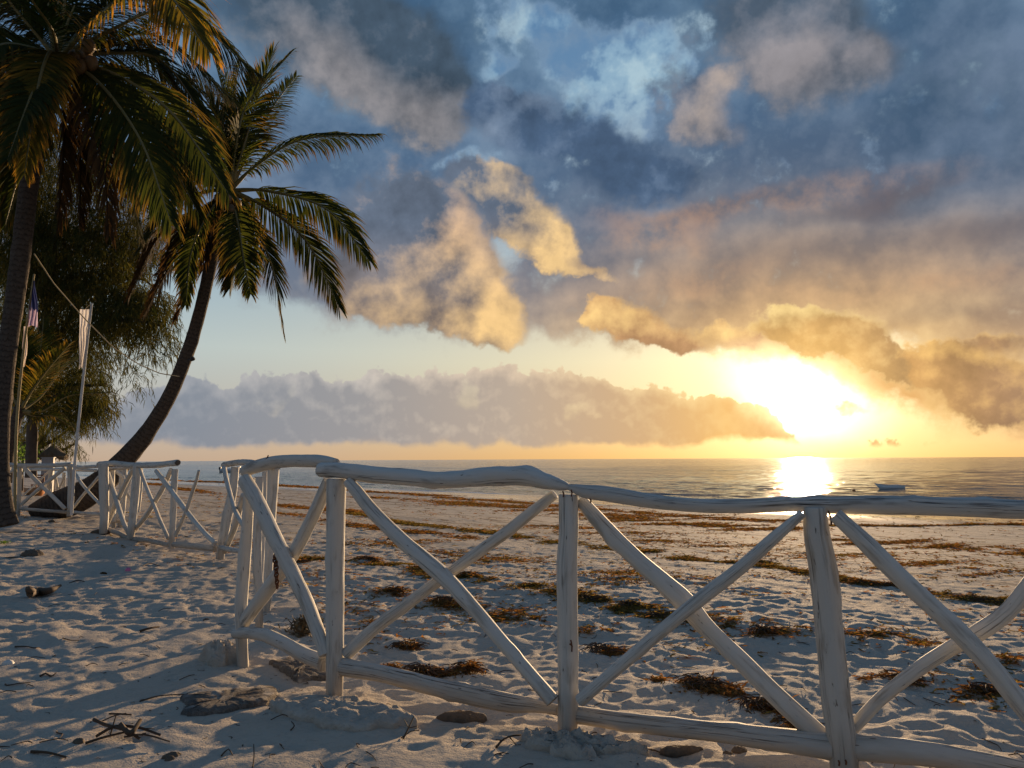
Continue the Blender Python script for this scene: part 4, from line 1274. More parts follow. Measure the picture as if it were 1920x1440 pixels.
def small_palm():
    D = 21.5
    base = P(72, 905, D)
    t = thing('coconut_palm', (base.x, base.y, base.z), 'young low coconut palm with upright fronds behind the white flagpole', 'palm tree')
    trunk(t, [(14, 905, D, 20), (16, 860, D, 17), (24, 815, D, 18), (34, 775, D, 19), (40, 760, D, 18)], BARK, 19)
    c = (38, 770)
    F = []
    def fr4(a, b, tip, d3, m=PALM_GREEN, **kw):
        F.append((pix_path([(c[0], c[1], D), (*a, D + d3[0]), (*b, D + d3[1]), (*tip, D + d3[2])]), m, kw))
    fr4((62, 730), (92, 690), (128, 648), (-.4, -.8, -1), m=PALM_LIT, droop=0.2, leaf=0.7)
    fr4((58, 720), (75, 660), (82, 600), (.2, .3, .4), droop=0.2, leaf=0.75)
    fr4((75, 745), (120, 690), (160, 665), (.4, .8, 1.2), droop=0.3, leaf=0.8)
    fr4((80, 770), (130, 742), (206, 735), (-.2, -.4, -.6), droop=0.45, leaf=0.55)
    fr4((66, 780), (100, 780), (150, 810), (.3, .6, .8), droop=0.5, leaf=0.7)
    fr4((40, 710), (44, 660), (38, 610), (-.3, -.6, -.9), droop=0.2, leaf=0.75)
    fr4((10, 720), (-20, 680), (-60, 660), (0, 0, 0), droop=0.3, leaf=0.75)
    fr4((0, 760), (-50, 770), (-90, 810), (.3, .6, .8), droop=0.5, leaf=0.75)
    fr4((55, 745), (85, 710), (110, 700), (1, 2, 2.6), droop=0.4, leaf=0.8)
    for k, (pts, m, kw) in enumerate(F):
        frond(t, 'frond', pts, m, seed=300 + k, pairs=55, width=0.055, thick=0.03, **kw)


def casuarina(label, D, px_trunk, limbs, clumps, seed, per=1.0, back=None):
    """a she-oak: limbs hung with long drooping needle sprays"""
    R = np.random.RandomState(seed)
    base = P(px_trunk[0][0], px_trunk[0][1], D)
    t = thing('casuarina_tree', (base.x, base.y, base.z), label, 'tree')
    trunk(t, [(u, v, D, w) for u, v, w in px_trunk], BARK2, seed, step=0.3, seg=10)
    mb = MB()
    for k, lm in enumerate(limbs):
        log(mb, [(*P(u, v, D + dd), w * 0.5 * D / FOC) for u, v, w, dd in lm], seg=7, step=0.3, rough=0.08, seed=seed + k, knots=1)
    mb.build('limb', BARK2, t)
    V, F, UV = [], [], []
    n = 0
    for (u, v, ru, rv, dd, rd, cnt) in clumps:
        for _ in range(int(cnt * per)):
            while True:
                q = R.uniform(-1, 1, 3)
                if (q ** 2).sum() < 1: break
            c = np.array(P(u + q[0] * ru, v + q[1] * rv, D + dd + q[2] * rd))
            out = np.array([q[0], q[2] * 0.6, 0]) + R.normal(0, 0.5, 3) * np.array([1, 1, 0.4])
            tone = R.rand()
            # one drooping branchlet set with long needles
            dv0 = out * 0.9 + R.normal(0, 0.35, 3); dv0[2] = abs(dv0[2]) * 0.3
            dv0 /= np.linalg.norm(dv0) + 1e-9
            Lb = R.uniform(0.35, 0.95)
            cur, dv = c.copy(), dv0
            K = 9
            for j in range(K):
                dv = dv + np.array([0, 0, -0.20]) + R.normal(0, 0.08, 3)
                dv /= np.linalg.norm(dv)
                cur = cur + dv * Lb / K
                nd_ = dv * 0.6 + R.normal(0, 0.42, 3) + np.array([0, 0, -0.45])
                nd_ /= np.linalg.norm(nd_)
                L = R.uniform(0.13, 0.30)
                w = np.cross(nd_, R.normal(0, 1, 3)); w *= R.uniform(0.007, 0.015) / (np.linalg.norm(w) + 1e-9)
                p1 = cur + nd_ * L * 0.5
                p2 = p1 + (nd_ + np.array([0, 0, -0.6])) * L * 0.45
                V += [cur - w * .6, cur + w * .6, p1 - w, p1 + w, p2]
                F += [(n, n + 1, n + 3, n + 2), (n + 2, n + 3, n + 4)]
                tn = min(1, max(0, tone + R.normal(0, .15)))
                UV += [(tn, 0), (tn, 0), (tn, .5), (tn, .5), (tn, 1)]
                n += 5
    mb = MB(); mb.add(V, F, UV)
    o = mb.build('crown', NEEDLE, t, smooth=False)
    return t


def casuarinas():
    casuarina('big feathery casuarina tree whose drooping branches reach out beside the leaning palm', 27.0,
              [(58, 895, 20), (62, 780, 18), (80, 640, 16), (100, 480, 14), (110, 380, 10)],
              [[(82, 720, 16, 0), (150, 640, 11, -.5), (230, 600, 7, -1), (300, 610, 4, -1.2)], [(86, 680, 14, 0), (160, 560, 10, .5), (250, 520, 6, 1), (290, 540, 3, 1)],
               [(80, 760, 12, 0), (130, 730, 8, -.6), (200, 720, 5, -1)], [(95, 600, 12, 0), (60, 500, 9, 0), (20, 440, 6, 0)], [(110, 500, 10, 0), (190, 430, 7, 1), (250, 420, 4, 1)]],
              [(225, 590, 70, 50, -1, 1.4, 300), (282, 640, 36, 40, -1, 0.8, 70), (300, 600, 24, 30, -1, 0.6, 30), (250, 700, 16, 30, -1, 0.6, 16), (265, 565, 44, 40, -.5, 1, 120), (285, 560, 30, 20, 0, 1, 40), (318, 598, 12, 12, -1, .5, 9), (312, 640, 10, 10, -1, .5, 6), (300, 560, 16, 12, 0, .6, 12), (205, 742, 14, 9, -1, .5, 9), (180, 560, 90, 70, 0, 1.8, 480), (130, 480, 110, 80, 0, 2, 560), (230, 490, 60, 60, 1, 1.2, 230), (60, 540, 90, 110, 0, 2, 640),
               (140, 650, 80, 50, 0, 1.6, 330), (165, 725, 34, 46, -1, 1.2, 150), (110, 735, 60, 50, 0, 1.6, 260), (40, 680, 60, 80, 0.5, 1.6, 340), (150, 780, 40, 24, -1, 1, 90), (185, 760, 16, 20, -1, 0.6, 40), (20, 430, 70, 80, 0, 2, 320), (200, 430, 80, 50, 1, 1.5, 260), (110, 400, 90, 50, 0, 1.5, 280), (230, 340, 70, 80, 0, 1.6, 330), (110, 300, 120, 80, 0, 1.8, 460), (30, 330, 60, 90, 0, 1.6, 260), (260, 450, 50, 50, 0, 1.2, 140)], 31, per=1.8)
    casuarina('shaded casuarina tree filling the back of the grove at the left edge', 36.0,
              [(20, 890, 18), (24, 760, 16), (30, 600, 18), (40, 450, 12)],
              [[(26, 740, 12, 0), (80, 700, 8, 0), (130, 690, 5, 0)], [(28, 660, 12, 0), (-40, 600, 8, 0)]],
              [(30, 560, 120, 160, 0, 2.6, 900), (90, 700, 90, 90, 0, 2.2, 480), (10, 760, 70, 70, 0, 2, 300), (100, 480, 110, 90, 0, 2.4, 500), (-80, 600, 120, 180, 0, 2.6, 500), (60, 330, 120, 110, 0, 2.4, 500)], 37, per=1.7)
    casuarina('low spreading casuarina just over the thatched shades, its branches thin and open', 41.0,
              [(60, 893, 14), (68, 850, 12), (80, 800, 10)],
              [[(72, 840, 8, 0), (110, 820, 6, 0), (138, 795, 4, 0)], [(70, 845, 8, 0), (95, 800, 5, 0), (108, 770, 4, 0)], [(72, 850, 7, 0), (115, 845, 5, 0), (140, 832, 3, 0)]],
              [(100, 825, 40, 18, 0, 1.4, 130), (135, 842, 14, 14, 0, .8, 28), (70, 810, 40, 26, 0, 1.4, 130), (110, 785, 26, 20, 0, 1, 60), (30, 830, 34, 26, 0, 1.4, 110)], 43, per=1.3)


def shrub(name, label, u, v, d, r, h, seed, n=260, m=BUSH, leaf=(0.10, 0.2)):
    R = np.random.RandomState(seed)
    b = P(u, v, d)
    t = thing(name, (b.x, b.y, b.z), label, 'bush')
    mb = MB()
    for k in range(7):
        a = R.rand() * 6.28
        log(mb, [(b.x, b.y, b.z - 0.05, .014), (b.x + .4 * r * math.cos(a), b.y + .4 * r * math.sin(a), b.z + h * .5, .011), (b.x + .8 * r * math.cos(a), b.y + .8 * r * math.sin(a), b.z + h * .85, .005)], seg=5, step=.15, rough=0, knots=0)
    mb.build('stem', BARK2, t)
    mb = MB()
    for k in range(n):
        while True:
            q = R.uniform(-1, 1, 3)
            if .25 < (q ** 2).sum() < 1: break
        c = np.array([b.x + q[0] * r, b.y + q[1] * r, b.z + h * (.55 + .5 * q[2])])
        dv = q + R.normal(0, .5, 3); dv /= np.linalg.norm(dv)
        w = np.cross(dv, R.normal(0, 1, 3)); w /= np.linalg.norm(w)
        L = R.uniform(*leaf); tn = R.rand()
        mb.add([c, c + dv * L * .5 + w * L * .22, c + dv * L, c + dv * L * .5 - w * L * .22], [(0, 1, 2, 3)], [(tn, 0), (tn, .5), (tn, 1), (tn, .5)])
    mb.build('foliage', m, t, smooth=False)
    return t


def grove_floor():
    shrub('shrub', 'sunlit green shrub under the thatched shade behind the fence', 34, 885, 30.0, 0.55, 1.0, 61)
    shrub('shrub', 'dark leafy bush at the foot of the grove, hard against the left edge', 4, 888, 31.0, 0.8, 1.3, 63)
    shrub('shrub', 'dark bush in the gap left of the pale cabinet', 58, 886, 39.0, 0.7, 1.2, 67)


# ------------------------------------------------------------------ flags, rope, shades, boats
def plain(name, c, rough=0.7, var=0.12, sc=8.0):
    m, b = mat(name)
    n = noise(geo_pos(), sc, 3.0, 0.55)
    put(b.inputs['Base Color'], mix(clamp01(n * 1.6 - 0.3), tuple(x * (1 - var) for x in c), tuple(min(1, x * (1 + var)) for x in c)))
    b.inputs['Roughness'].default_value = rough
    b.inputs['Specular IOR Level'].default_value = 0.3
    return m


def cloth_mat(name, c, c2=None):
    m = bpy.data.materials.new(name); m.use_nodes = True
    nt = m.node_tree; E.nt = nt; nt.nodes.clear()
    u, v, w = sep(E(nd('ShaderNodeUVMap', uv_map='UVMap').outputs[0]))
    col = mix(noise(comb(u * 3, v * 9), 1.0, 3.0), tuple(x * 0.85 for x in c), c)
    if c2 is not None: col = mix(sstep(v + (noise(comb(u * 4, v * 4), 1.0, 2.0) - 0.5) * 0.3, 0.62, 0.66), col, c2)
    a = nd('ShaderNodeBsdfDiffuse'); put(a.inputs[0], col)
    t = nd('ShaderNodeBsdfTranslucent'); put(t.inputs[0], cscale(col, 0.5))
    s_ = nd('ShaderNodeAddShader'); nt.links.new(a.outputs[0], s_.inputs[0]); nt.links.new(t.outputs[0], s_.inputs[1])
    o = nd('ShaderNodeOutputMaterial'); nt.links.new(s_.outputs[0], o.inputs[0])
    return m


POLE = plain('pale_pole_paint', (0.55, 0.55, 0.54), 0.4)
BAMBOO = plain('bamboo', (0.34, 0.25, 0.11), 0.5)
FLAGW = cloth_mat('white_flag_cloth', (0.62, 0.60, 0.60))
FLAGB = cloth_mat('navy_flag_cloth', (0.035, 0.045, 0.13), (0.40, 0.33, 0.44))
RAG = cloth_mat('pale_streamer_cloth', (0.50, 0.44, 0.40))
ROPE = plain('pale_rope', (0.38, 0.33, 0.22), 0.9)
THATCH, _b = mat('palm_thatch')
_g = noise(geo_pos(), 12.0, 4.0, 0.6)
put(_b.inputs['Base Color'], mix(_g, (0.055, 0.040, 0.024), (0.17, 0.12, 0.07)))
_b.inputs['Roughness'].default_value = 0.95
HULLW = plain('white_boat_paint', (0.62, 0.64, 0.66), 0.4, 0.06)
HULLB = plain('blue_boat_paint', (0.74, 0.80, 0.84), 0.4, 0.06)
DARK = plain('dark_rubber', (0.018, 0.018, 0.020), 0.5)
ORANGE = plain('orange_lit_boat_wood', (0.42, 0.17, 0.055), 0.6)  # orange sunlight on the beached boat is put into this base colour
TIMBER = plain('dark_timber', (0.10, 0.065, 0.040), 0.8)
REDWOOD = plain('red_brown_wood', (0.20, 0.075, 0.035), 0.7)
PALE = plain('pale_panel_paint', (0.30, 0.30, 0.31), 0.5)


def tube(mb, pts, seg=8, step=0.1):
    log(mb, pts, seg=seg, step=step, rough=0.0, knots=0, oval=0.0)


def hanging_cloth(name, m, parent, rows, d, seed=0, nx=14, ny=26, folds=3.0, depth=0.07):
    """rows: [(v, uL, uR), ...] outline of a limp cloth hanging in folds"""
    vs = np.array([r[0] for r in rows], float); L = np.array([r[1] for r in rows], float); Rr = np.array([r[2] for r in rows], float)
    mb = MB(); V, UV = [], []
    for i in range(ny):
        f = i / (ny - 1); v = vs[0] + (vs[-1] - vs[0]) * f
        l, r = np.interp(v, vs, L), np.interp(v, vs, Rr)
        for j in range(nx):
            g = j / (nx - 1)
            w = math.sin(g * folds * 6.283 + 1.2 * math.sin(f * 5 + seed)) * depth * (0.5 + f)
            p = P(l + (r - l) * g + 0.6 * math.sin(9 * f + 4 * g), v + 2.0 * math.sin(g * 6 + seed) * f, d + w)
            V.append(tuple(p)); UV.append((g, f))
    F = [(i * nx + j, i * nx + j + 1, (i + 1) * nx + j + 1, (i + 1) * nx + j) for i in range(ny - 1) for j in range(nx - 1)]
    mb.add(V, F, UV)
    return mb.build(name, m, parent)


def flags():
    d = 15.9
    b = P(136, 965, d)
    t = thing('flagpole', (b.x, b.y, gz(b.x, b.y)), 'leaning pale flagpole tied to the fence, a limp white flag at its top', 'flagpole')
    mb = MB(); tube(mb, [(*P(134, 966, d), .030), (*P(141, 860, d), .028), (*P(155, 720, d), .026), (*P(172, 569, d), .020)]); mb.build('pole', POLE, t)
    hanging_cloth('flag', FLAGW, t, [(580, 150, 170), (590, 149, 171), (610, 149, 167), (616, 149, 163), (650, 148.5, 161), (690, 147.5, 155)], d, 1, depth=0.05)
    mb = MB(); tube(mb, [(*P(158, 581, d), .006), (*P(165, 574, d), .006), (*P(171, 570, d), .006)], seg=5); tube(mb, [(*P(166, 600, d), .006), (*P(169, 592, d), .006)], seg=5); mb.build('halyard', ROPE, t)
    d = 17.0
    b = P(28, 955, d)
    t = thing('flagpole', (b.x, b.y, gz(b.x, b.y)), 'thin bamboo flagpole with a drooping navy and mauve flag beside the left palm trunk', 'flagpole')
    mb = MB(); tube(mb, [(*P(28, 957, d), .032), (*P(31, 800, d), .030), (*P(44, 660, d), .026), (*P(64, 514, d), .018)]); mb.build('pole', BAMBOO, t)
    hanging_cloth('flag', FLAGB, t, [(526, 61, 65), (550, 57, 68), (575, 55, 71), (600, 53, 71), (612, 51, 71)], d, 2, folds=2.2, depth=0.06)
    d = 17.3
    b = P(40, 955, d)
    t = thing('streamer', (P(47, 612, d).x, d, P(47, 612, d).z), 'narrow pale streamer of cloth hanging below the navy flag', 'streamer')
    hanging_cloth('cloth', RAG, t, [(612, 44, 51), (650, 42, 51), (665, 43, 51), (686, 41, 46)], d, 3, folds=1.2, depth=0.04)


def ropes():
    a, b = P(64, 476, 13.3), P(336, 706, 17.3)
    pts = []
    for k, f in enumerate(np.linspace(0, 1, 16)):
        d = 13.3 + (17.3 - 13.3) * f
        uu = 64 + (336 - 64) * f
        vv = np.interp(uu, [64, 100, 150, 172, 215, 262, 300, 336], [476, 530, 588, 611, 654, 684, 700, 706])
        pts.append((*P(uu, vv, d), 0.011))
    mb = MB(); tube(mb, pts, seg=5, step=0.2)
    o = mb.build('rope', ROPE, None)
    tag(o, 'pale rope sagging from the left palm trunk across to the leaning palm', 'rope')
    p = P(358, 674, 17.3)
    t = thing('lamp', tuple(p), 'tiny dark lamp fixed on the outer side of the leaning palm trunk', 'lamp')
    mb = MB(); tube(mb, [(*P(352, 675, 17.4), .012), (*P(359, 675, 17.3), .012)]); mb.build('bracket', DARK, t)
    mb = MB(); tube(mb, [(*P(359, 677, 17.3), .02), (*P(360, 674, 17.3), .05), (*P(364, 671, 17.3), .045)]); mb.build('lamp_head', DARK, t)


def parasol(label, u, v_top, v_edge, half, d, lean, seed):
    c = P(u, v_top, d)
    r = half * d / FOC
    ze = P(u, v_edge, d).z
    zg = gz(c.x, d)
    t = thing('thatched_parasol', (c.x + lean, d, zg), label, 'parasol')
    mb = MB(); tube(mb, [(c.x + lean, d, zg - 0.2, .07), (c.x + lean * .4, d, (ze + zg) / 2, .065), (c.x, d, c.z, .05)]); mb.build('pole', TIMBER, t)
    R = np.random.RandomState(seed)
    mb = MB(); n = 28; V, F = [], []
    prof = [(0.02, 0.0), (0.35, 0.30), (0.7, 0.66), (1.0, 1.0), (1.04, 1.22), (0.9, 1.0), (0.3, 0.35)]
    for (pr, ph) in prof:
        for j in range(n):
            a = 6.2832 * j / n; k = 1 + 0.05 * R.randn() * (pr > .3)
            V.append((c.x + r * pr * k * math.cos(a), d + r * pr * k * math.sin(a), c.z - (c.z - ze) * ph * (1 + 0.08 * R.randn() * (pr > .9))))
    for i in range(len(prof) - 1):
        for j in range(n): F.append((i * n + j, (i + 1) * n + j, (i + 1) * n + (j + 1) % n, i * n + (j + 1) % n))
    mb.add(V, F); mb.build('canopy', THATCH, t, smooth=False)
    mb = MB()
    for k in range(150):
        a = R.rand() * 6.2832; q = np.array([c.x + r * math.cos(a) * 1.02, d + r * math.sin(a) * 1.02, ze + 0.02])
        w = np.array([-math.sin(a), math.cos(a), 0]) * .03
        mb.add([q - w, q + w, q + np.array([.06 * math.cos(a), .06 * math.sin(a), -R.uniform(.1, .28)])], [(0, 1, 2)])
    mb.build('thatch_fringe', THATCH, t, smooth=False)


def box(mb, c, s, rot=0.0):
    x, y, z = s[0] / 2, s[1] / 2, s[2] / 2
    ca, sa = math.cos(rot), math.sin(rot)
    V = [(c[0] + a * x * ca - b * y * sa, c[1] + a * x * sa + b * y * ca, c[2] + e * z) for a in (-1, 1) for b in (-1, 1) for e in (-1, 1)]
    mb.add(V, [(0, 1, 3, 2), (4, 6, 7, 5), (0, 4, 5, 1), (2, 3, 7, 6), (0, 2, 6, 4), (1, 5, 7, 3)])


def grove_things():
    parasol('thatched parasol with a slanting pole, right of the pale cabinet', 100, 833, 855, 24, 38.0, 0.12, 1)
    parasol('thatched parasol half hidden by the palm trunk at the left edge', 44, 826, 850, 22, 40.0, 0.05, 2)
    d = 36.0
    p = P(89, 893, d); zg = gz(p.x, d); zt = P(89, 858, d).z
    t = thing('cabinet', (p.x, d, zg), 'small pale cabinet standing on the sand under the parasol', 'cabinet')
    w = 22 * d / FOC
    mb = MB(); box(mb, (p.x, d, (zg + zt) / 2), (w, .12, zt - zg - .04)); mb.build('body', PALE, t, smooth=False)
    mb = MB(); box(mb, (p.x, d, zt), (w + .06, .18, .035)); mb.build('top', PALE, t, smooth=False)
    mb = MB(); box(mb, (p.x, d - .075, (zg + zt) / 2 + .05), (w - .1, .02, zt - zg - .3)); mb.build('door', PALE, t, smooth=False)
    # red-brown chair
    d = 35.0
    p = P(71, 893, d); zg = gz(p.x, d)
    t = thing('chair', (p.x, d, zg), 'small red brown slatted chair left of the pale cabinet', 'chair')
    for s in (-1, 1):
        for q in (-1, 1):
            mb = MB(); box(mb, (p.x + s * .14, d + q * .16, zg + .2), (.04, .04, .42)); mb.build('leg', REDWOOD, t, smooth=False)
    mb = MB(); box(mb, (p.x, d, zg + .42), (.36, .4, .03)); mb.build('seat', REDWOOD, t, smooth=False)
    for k in range(4):
        mb = MB(); box(mb, (p.x, d + .18, zg + .52 + .1 * k), (.34, .025, .06)); mb.build('back_slat', REDWOOD, t, smooth=False)
    for s in (-1, 1):
        mb = MB(); box(mb, (p.x + s * .16, d + .20, zg + .65), (.035, .035, .5)); mb.build('back_post', REDWOOD, t, smooth=False)


def hull(mb, L, B, H, bow=0.35, n=18, th=0.035):
    """open boat hull, bow towards -x, keel at z = 0"""
    st = np.linspace(0, 1, n)
    V = []
    for s in st:
        w = B / 2 * (1 - max(0, (0.42 - s) / 0.42) ** 2.0) * (0.94 + 0.06 * math.cos((s - .5) * 3))
        sheer = H * (1 + bow * max(0, (0.5 - s) / 0.5) ** 2)
        x = (s - 0.5) * L
        rake = -0.16 * L * max(0, (0.2 - s) / 0.2)
        keel = H * 0.5 * max(0, (0.16 - s) / 0.16) ** 1.5
        for (k, zz, rk) in ((1, 1, 1), (.86, .45, .5), (.45, .06, .1), (0, 0, 0), (-.45, .06, .1), (-.86, .45, .5), (-1, 1, 1)):
            V.append((x + rake * (rk if rk else 0), w * k, keel + (sheer - keel) * zz))
    m = 7
    F = [(i * m + j, i * m + j + 1, (i + 1) * m + j + 1, (i + 1) * m + j) for i in range(n - 1) for j in range(m - 1)]
    F.append(tuple((n - 1) * m + j for j in range(m)))
    k = len(V)
    V2 = [(x + (0.02 if i < m else 0), y * (1 - th / (B / 2)), z + (0.02 if abs(y) < 0.4 * B / 2 else -0.004)) for i, (x, y, z) in enumerate(V)]
    F2 = [tuple(reversed([q + k for q in f])) for f in F]
    rimf = []
    for i in range(n - 1):
        a, b = i * m, (i + 1) * m
        rimf += [(a, b, b + k, a + k), (a + m - 1, a + m - 1 + k, b + m - 1 + k, b + m - 1)]
    mb.add(V + V2, F + F2 + rimf)


def xf(mb, loc, rz, roll=0.0):
    c, s = math.cos(rz), math.sin(rz)
    cr, sr = math.cos(roll), math.sin(roll)
    for V in mb.v:
        y, z = V[:, 1] * cr - V[:, 2] * sr, V[:, 1] * sr + V[:, 2] * cr
        x = V[:, 0].copy()
        V[:, 0], V[:, 1], V[:, 2] = loc[0] + x * c - y * s, loc[1] + x * s + y * c, loc[2] + z


def boats():
    # small tender at anchor on the right
    p = PZ(1670, 917, SEA_Z)
    L = 51 * p.y / FOC
    loc = (p.x, p.y, SEA_Z - 0.12)
    t = thing('rowing_boat', loc, 'small pale blue open boat at anchor on the golden water right of the sun glitter', 'boat')
    mb = MB(); hull(mb, L * .93, L * .38, 0.50); xf(mb, loc, 0.12); mb.build('hull', HULLB, t)
    for k in (-.1, .22):
        mb = MB(); box(mb, (L * k, 0, .40), (.22, L * .33, .03)); xf(mb, loc, 0.12); mb.build('thwart', TIMBER, t, smooth=False)
    for s in (-1, 1):
        pts = [((q - .5) * L * .93 - (.16 * L * .93 * max(0, (.2 - q) / .2)), s * L * .19 * (1 - max(0, (.42 - q) / .42) ** 2), .50 * (1 + .35 * max(0, (.5 - q) / .5) ** 2), .022) for q in np.linspace(.0, 1, 9)]
        mb = MB(); tube(mb, pts, seg=6, step=.3); xf(mb, loc, 0.12); mb.build('gunwale', HULLW, t)
    b = PZ(1601, 922, SEA_Z)
    t = thing('buoy', (b.x, b.y, SEA_Z), 'small round dark buoy floating left of the pale blue boat', 'buoy')
    th = np.linspace(0, 6.2832, 14, endpoint=False); mb = MB(); V, F = [], []
    for i, ph in enumerate(np.linspace(.05, 3.09, 9)):
        V += [(b.x + .15 * math.sin(ph) * math.cos(a), b.y + .15 * math.sin(ph) * math.sin(a), SEA_Z + .09 + .15 * math.cos(ph)) for a in th]
    F = [(i * 14 + j, (i + 1) * 14 + j, (i + 1) * 14 + (j + 1) % 14, i * 14 + (j + 1) % 14) for i in range(8) for j in range(14)]
    mb.add(V, F); mb.build('float', ORANGE, t)
    mb = MB(); tube(mb, [(b.x, b.y, SEA_Z + .2, .02), (b.x + .01, b.y, SEA_Z + .32, .02), (b.x + .05, b.y, SEA_Z + .30, .015)], seg=6, step=.05); mb.build('ring', RUST, t)
    # motor boat far off on the left
    p = PZ(446, 886, SEA_Z)
    sc = p.y / FOC
    loc = (p.x, p.y, SEA_Z - .15)
    t = thing('motor_boat', loc, 'distant white motor boat with a flat awning, partly hidden by the fence rail', 'boat')
    L = 62 * sc
    mb = MB(); hull(mb, L, L * .24, 1.25, bow=.4); xf(mb, loc, math.pi + .06); mb.build('hull', HULLW, t)
    mb = MB(); box(mb, (L * .05, 0, 3.25), (L * .36, L * .2, .08)); xf(mb, loc, math.pi + .06); mb.build('awning', HULLW, t, smooth=False)
    for sx in (-.1, .2):
        for sy in (-1, 1):
            mb = MB(); tube(mb, [(L * sx, sy * L * .09, 1.0, .04), (L * sx, sy * L * .09, 3.22, .04)]); xf(mb, loc, math.pi + .06); mb.build('awning_pole', POLE, t)
    for sy in (-.35, .35):
        mb = MB(); box(mb, (L * .515, sy, 1.25), (.55, .42, .75)); box(mb, (L * .52, sy, .55), (.22, .2, .9)); xf(mb, loc, math.pi + .06); mb.build('outboard_motor', DARK, t, smooth=False)
    mb = MB(); box(mb, (-L * .02, 0, 1.35), (.9, .8, .8)); xf(mb, loc, math.pi + .06); mb.build('console', HULLW, t, smooth=False)
    # beached wooden boat lit orange behind the fences
    d = 33.0
    p = P(68, 893, d); zg = gz(p.x, d)
    loc = (p.x, d, zg - .02)
    t = thing('beached_boat', loc, 'small wooden boat drawn up on the sand, glowing orange behind the far fence', 'boat')
    mb = MB(); hull(mb, 1.3, .62, .30); xf(mb, loc, 2.4, .12); mb.build('hull', ORANGE, t)
    mb = MB(); box(mb, (.1, 0, .24), (.12, .54, .02)); xf(mb, loc, 2.4, .12); mb.build('thwart', TIMBER, t, smooth=False)


# ------------------------------------------------------------------ seaweed and litter on the sand
WEED = leaf_mat('brown_seaweed', (0.055, 0.032, 0.014), (0.15, 0.085, 0.030), (1.7, 1.3, 0.7), 1.0, None, 0.0)
WEED_G = leaf_mat('olive_seaweed', (0.055, 0.042, 0.016), (0.13, 0.095, 0.028), (1.6, 1.4, 0.7), 1.0, None, 0.0)
TWIG = plain('driftwood_twig', (0.075, 0.048, 0.030), 0.9, 0.4, 20.0)
HUSK, _b = mat('dry_fibre_husk')
_g = noise(geo_pos(), 45.0, 4.0, 0.6)
put(_b.inputs['Base Color'], mix(_g, (0.055, 0.038, 0.024), (0.17, 0.125, 0.085)))
_b.inputs['Roughness'].default_value = 0.95
bump(_b, _g, 0.01, 1.0)
BARKM, _b = mat('fibrous_mat')
_p = geo_pos()
_x, _y, _z = sep(_p)
_g = noise(comb(_x * 30.0 + _y * 12.0, _y * 90.0, _z * 60.0), 1.0, 4.0, 0.7)
_s = sstep(noise(_p, 7.0, 4.0, 0.6), 0.50, 0.68)
put(_b.inputs['Base Color'], mix(_s * 0.75, mix(clamp01(_g * 2.2 - 0.6), (0.050, 0.040, 0.032), (0.22, 0.185, 0.15)), (0.46, 0.42, 0.37)))
_b.inputs['Roughness'].default_value = 0.95
bump(_b, _g, 0.012, 1.0)
SHELL = plain('bleached_shell', (0.62, 0.58, 0.52), 0.5)
PINK = plain('faded_pink_plastic', (0.62, 0.16, 0.30), 0.4)
SPRIG = leaf_mat('green_sprig', (0.06, 0.11, 0.02), (0.12, 0.16, 0.03), (1.4, 1.4, 0.8), 0.45)


def weed_strips(mb, xs, ys, zs, size, R, flat=0.35, lift=0.03):
    """crinkled ribbons of weed lying in a tangle"""
    n = len(xs)
    size = np.asarray(size)
    ang, el = R.uniform(0, 6.2832, n), R.normal(0, flat, n)
    L, w = size * R.uniform(0.6, 1.3, n), size * R.uniform(0.06, 0.13, n)
    p = np.stack([xs, ys, zs + R.uniform(0, lift, n)], -1)
    V, UV, tn = [], [], R.rand(n)
    for k in range(4):
        sd = np.stack([-np.sin(ang), np.cos(ang), R.normal(0, 0.45, n)], -1)
        sd = sd / np.linalg.norm(sd, axis=1)[:, None] * (w * (1 - .2 * k))[:, None]
        V += [p - sd, p + sd]
        UV += [np.stack([tn, np.full(n, k / 3)], -1)] * 2
        dv = np.stack([np.cos(ang) * np.cos(el), np.sin(ang) * np.cos(el), np.sin(el)], -1)
        p = p + dv * (L / 3)[:, None]
        p[:, 2] = np.maximum(p[:, 2], zs + 0.002)
        ang = ang + R.normal(0, 0.7, n); el = el * 0.5 + R.normal(0, flat * 0.7, n) - 0.08
    V = np.stack(V, 1).reshape(-1, 3); UV = np.stack(UV, 1).reshape(-1, 2)
    b = (np.arange(n) * 8)[:, None, None]
    F = (b + np.array([(0, 1, 3, 2), (2, 3, 5, 4), (4, 5, 7, 6)])[None]).reshape(-1, 4)
    mb.add(V, F.tolist(), UV)


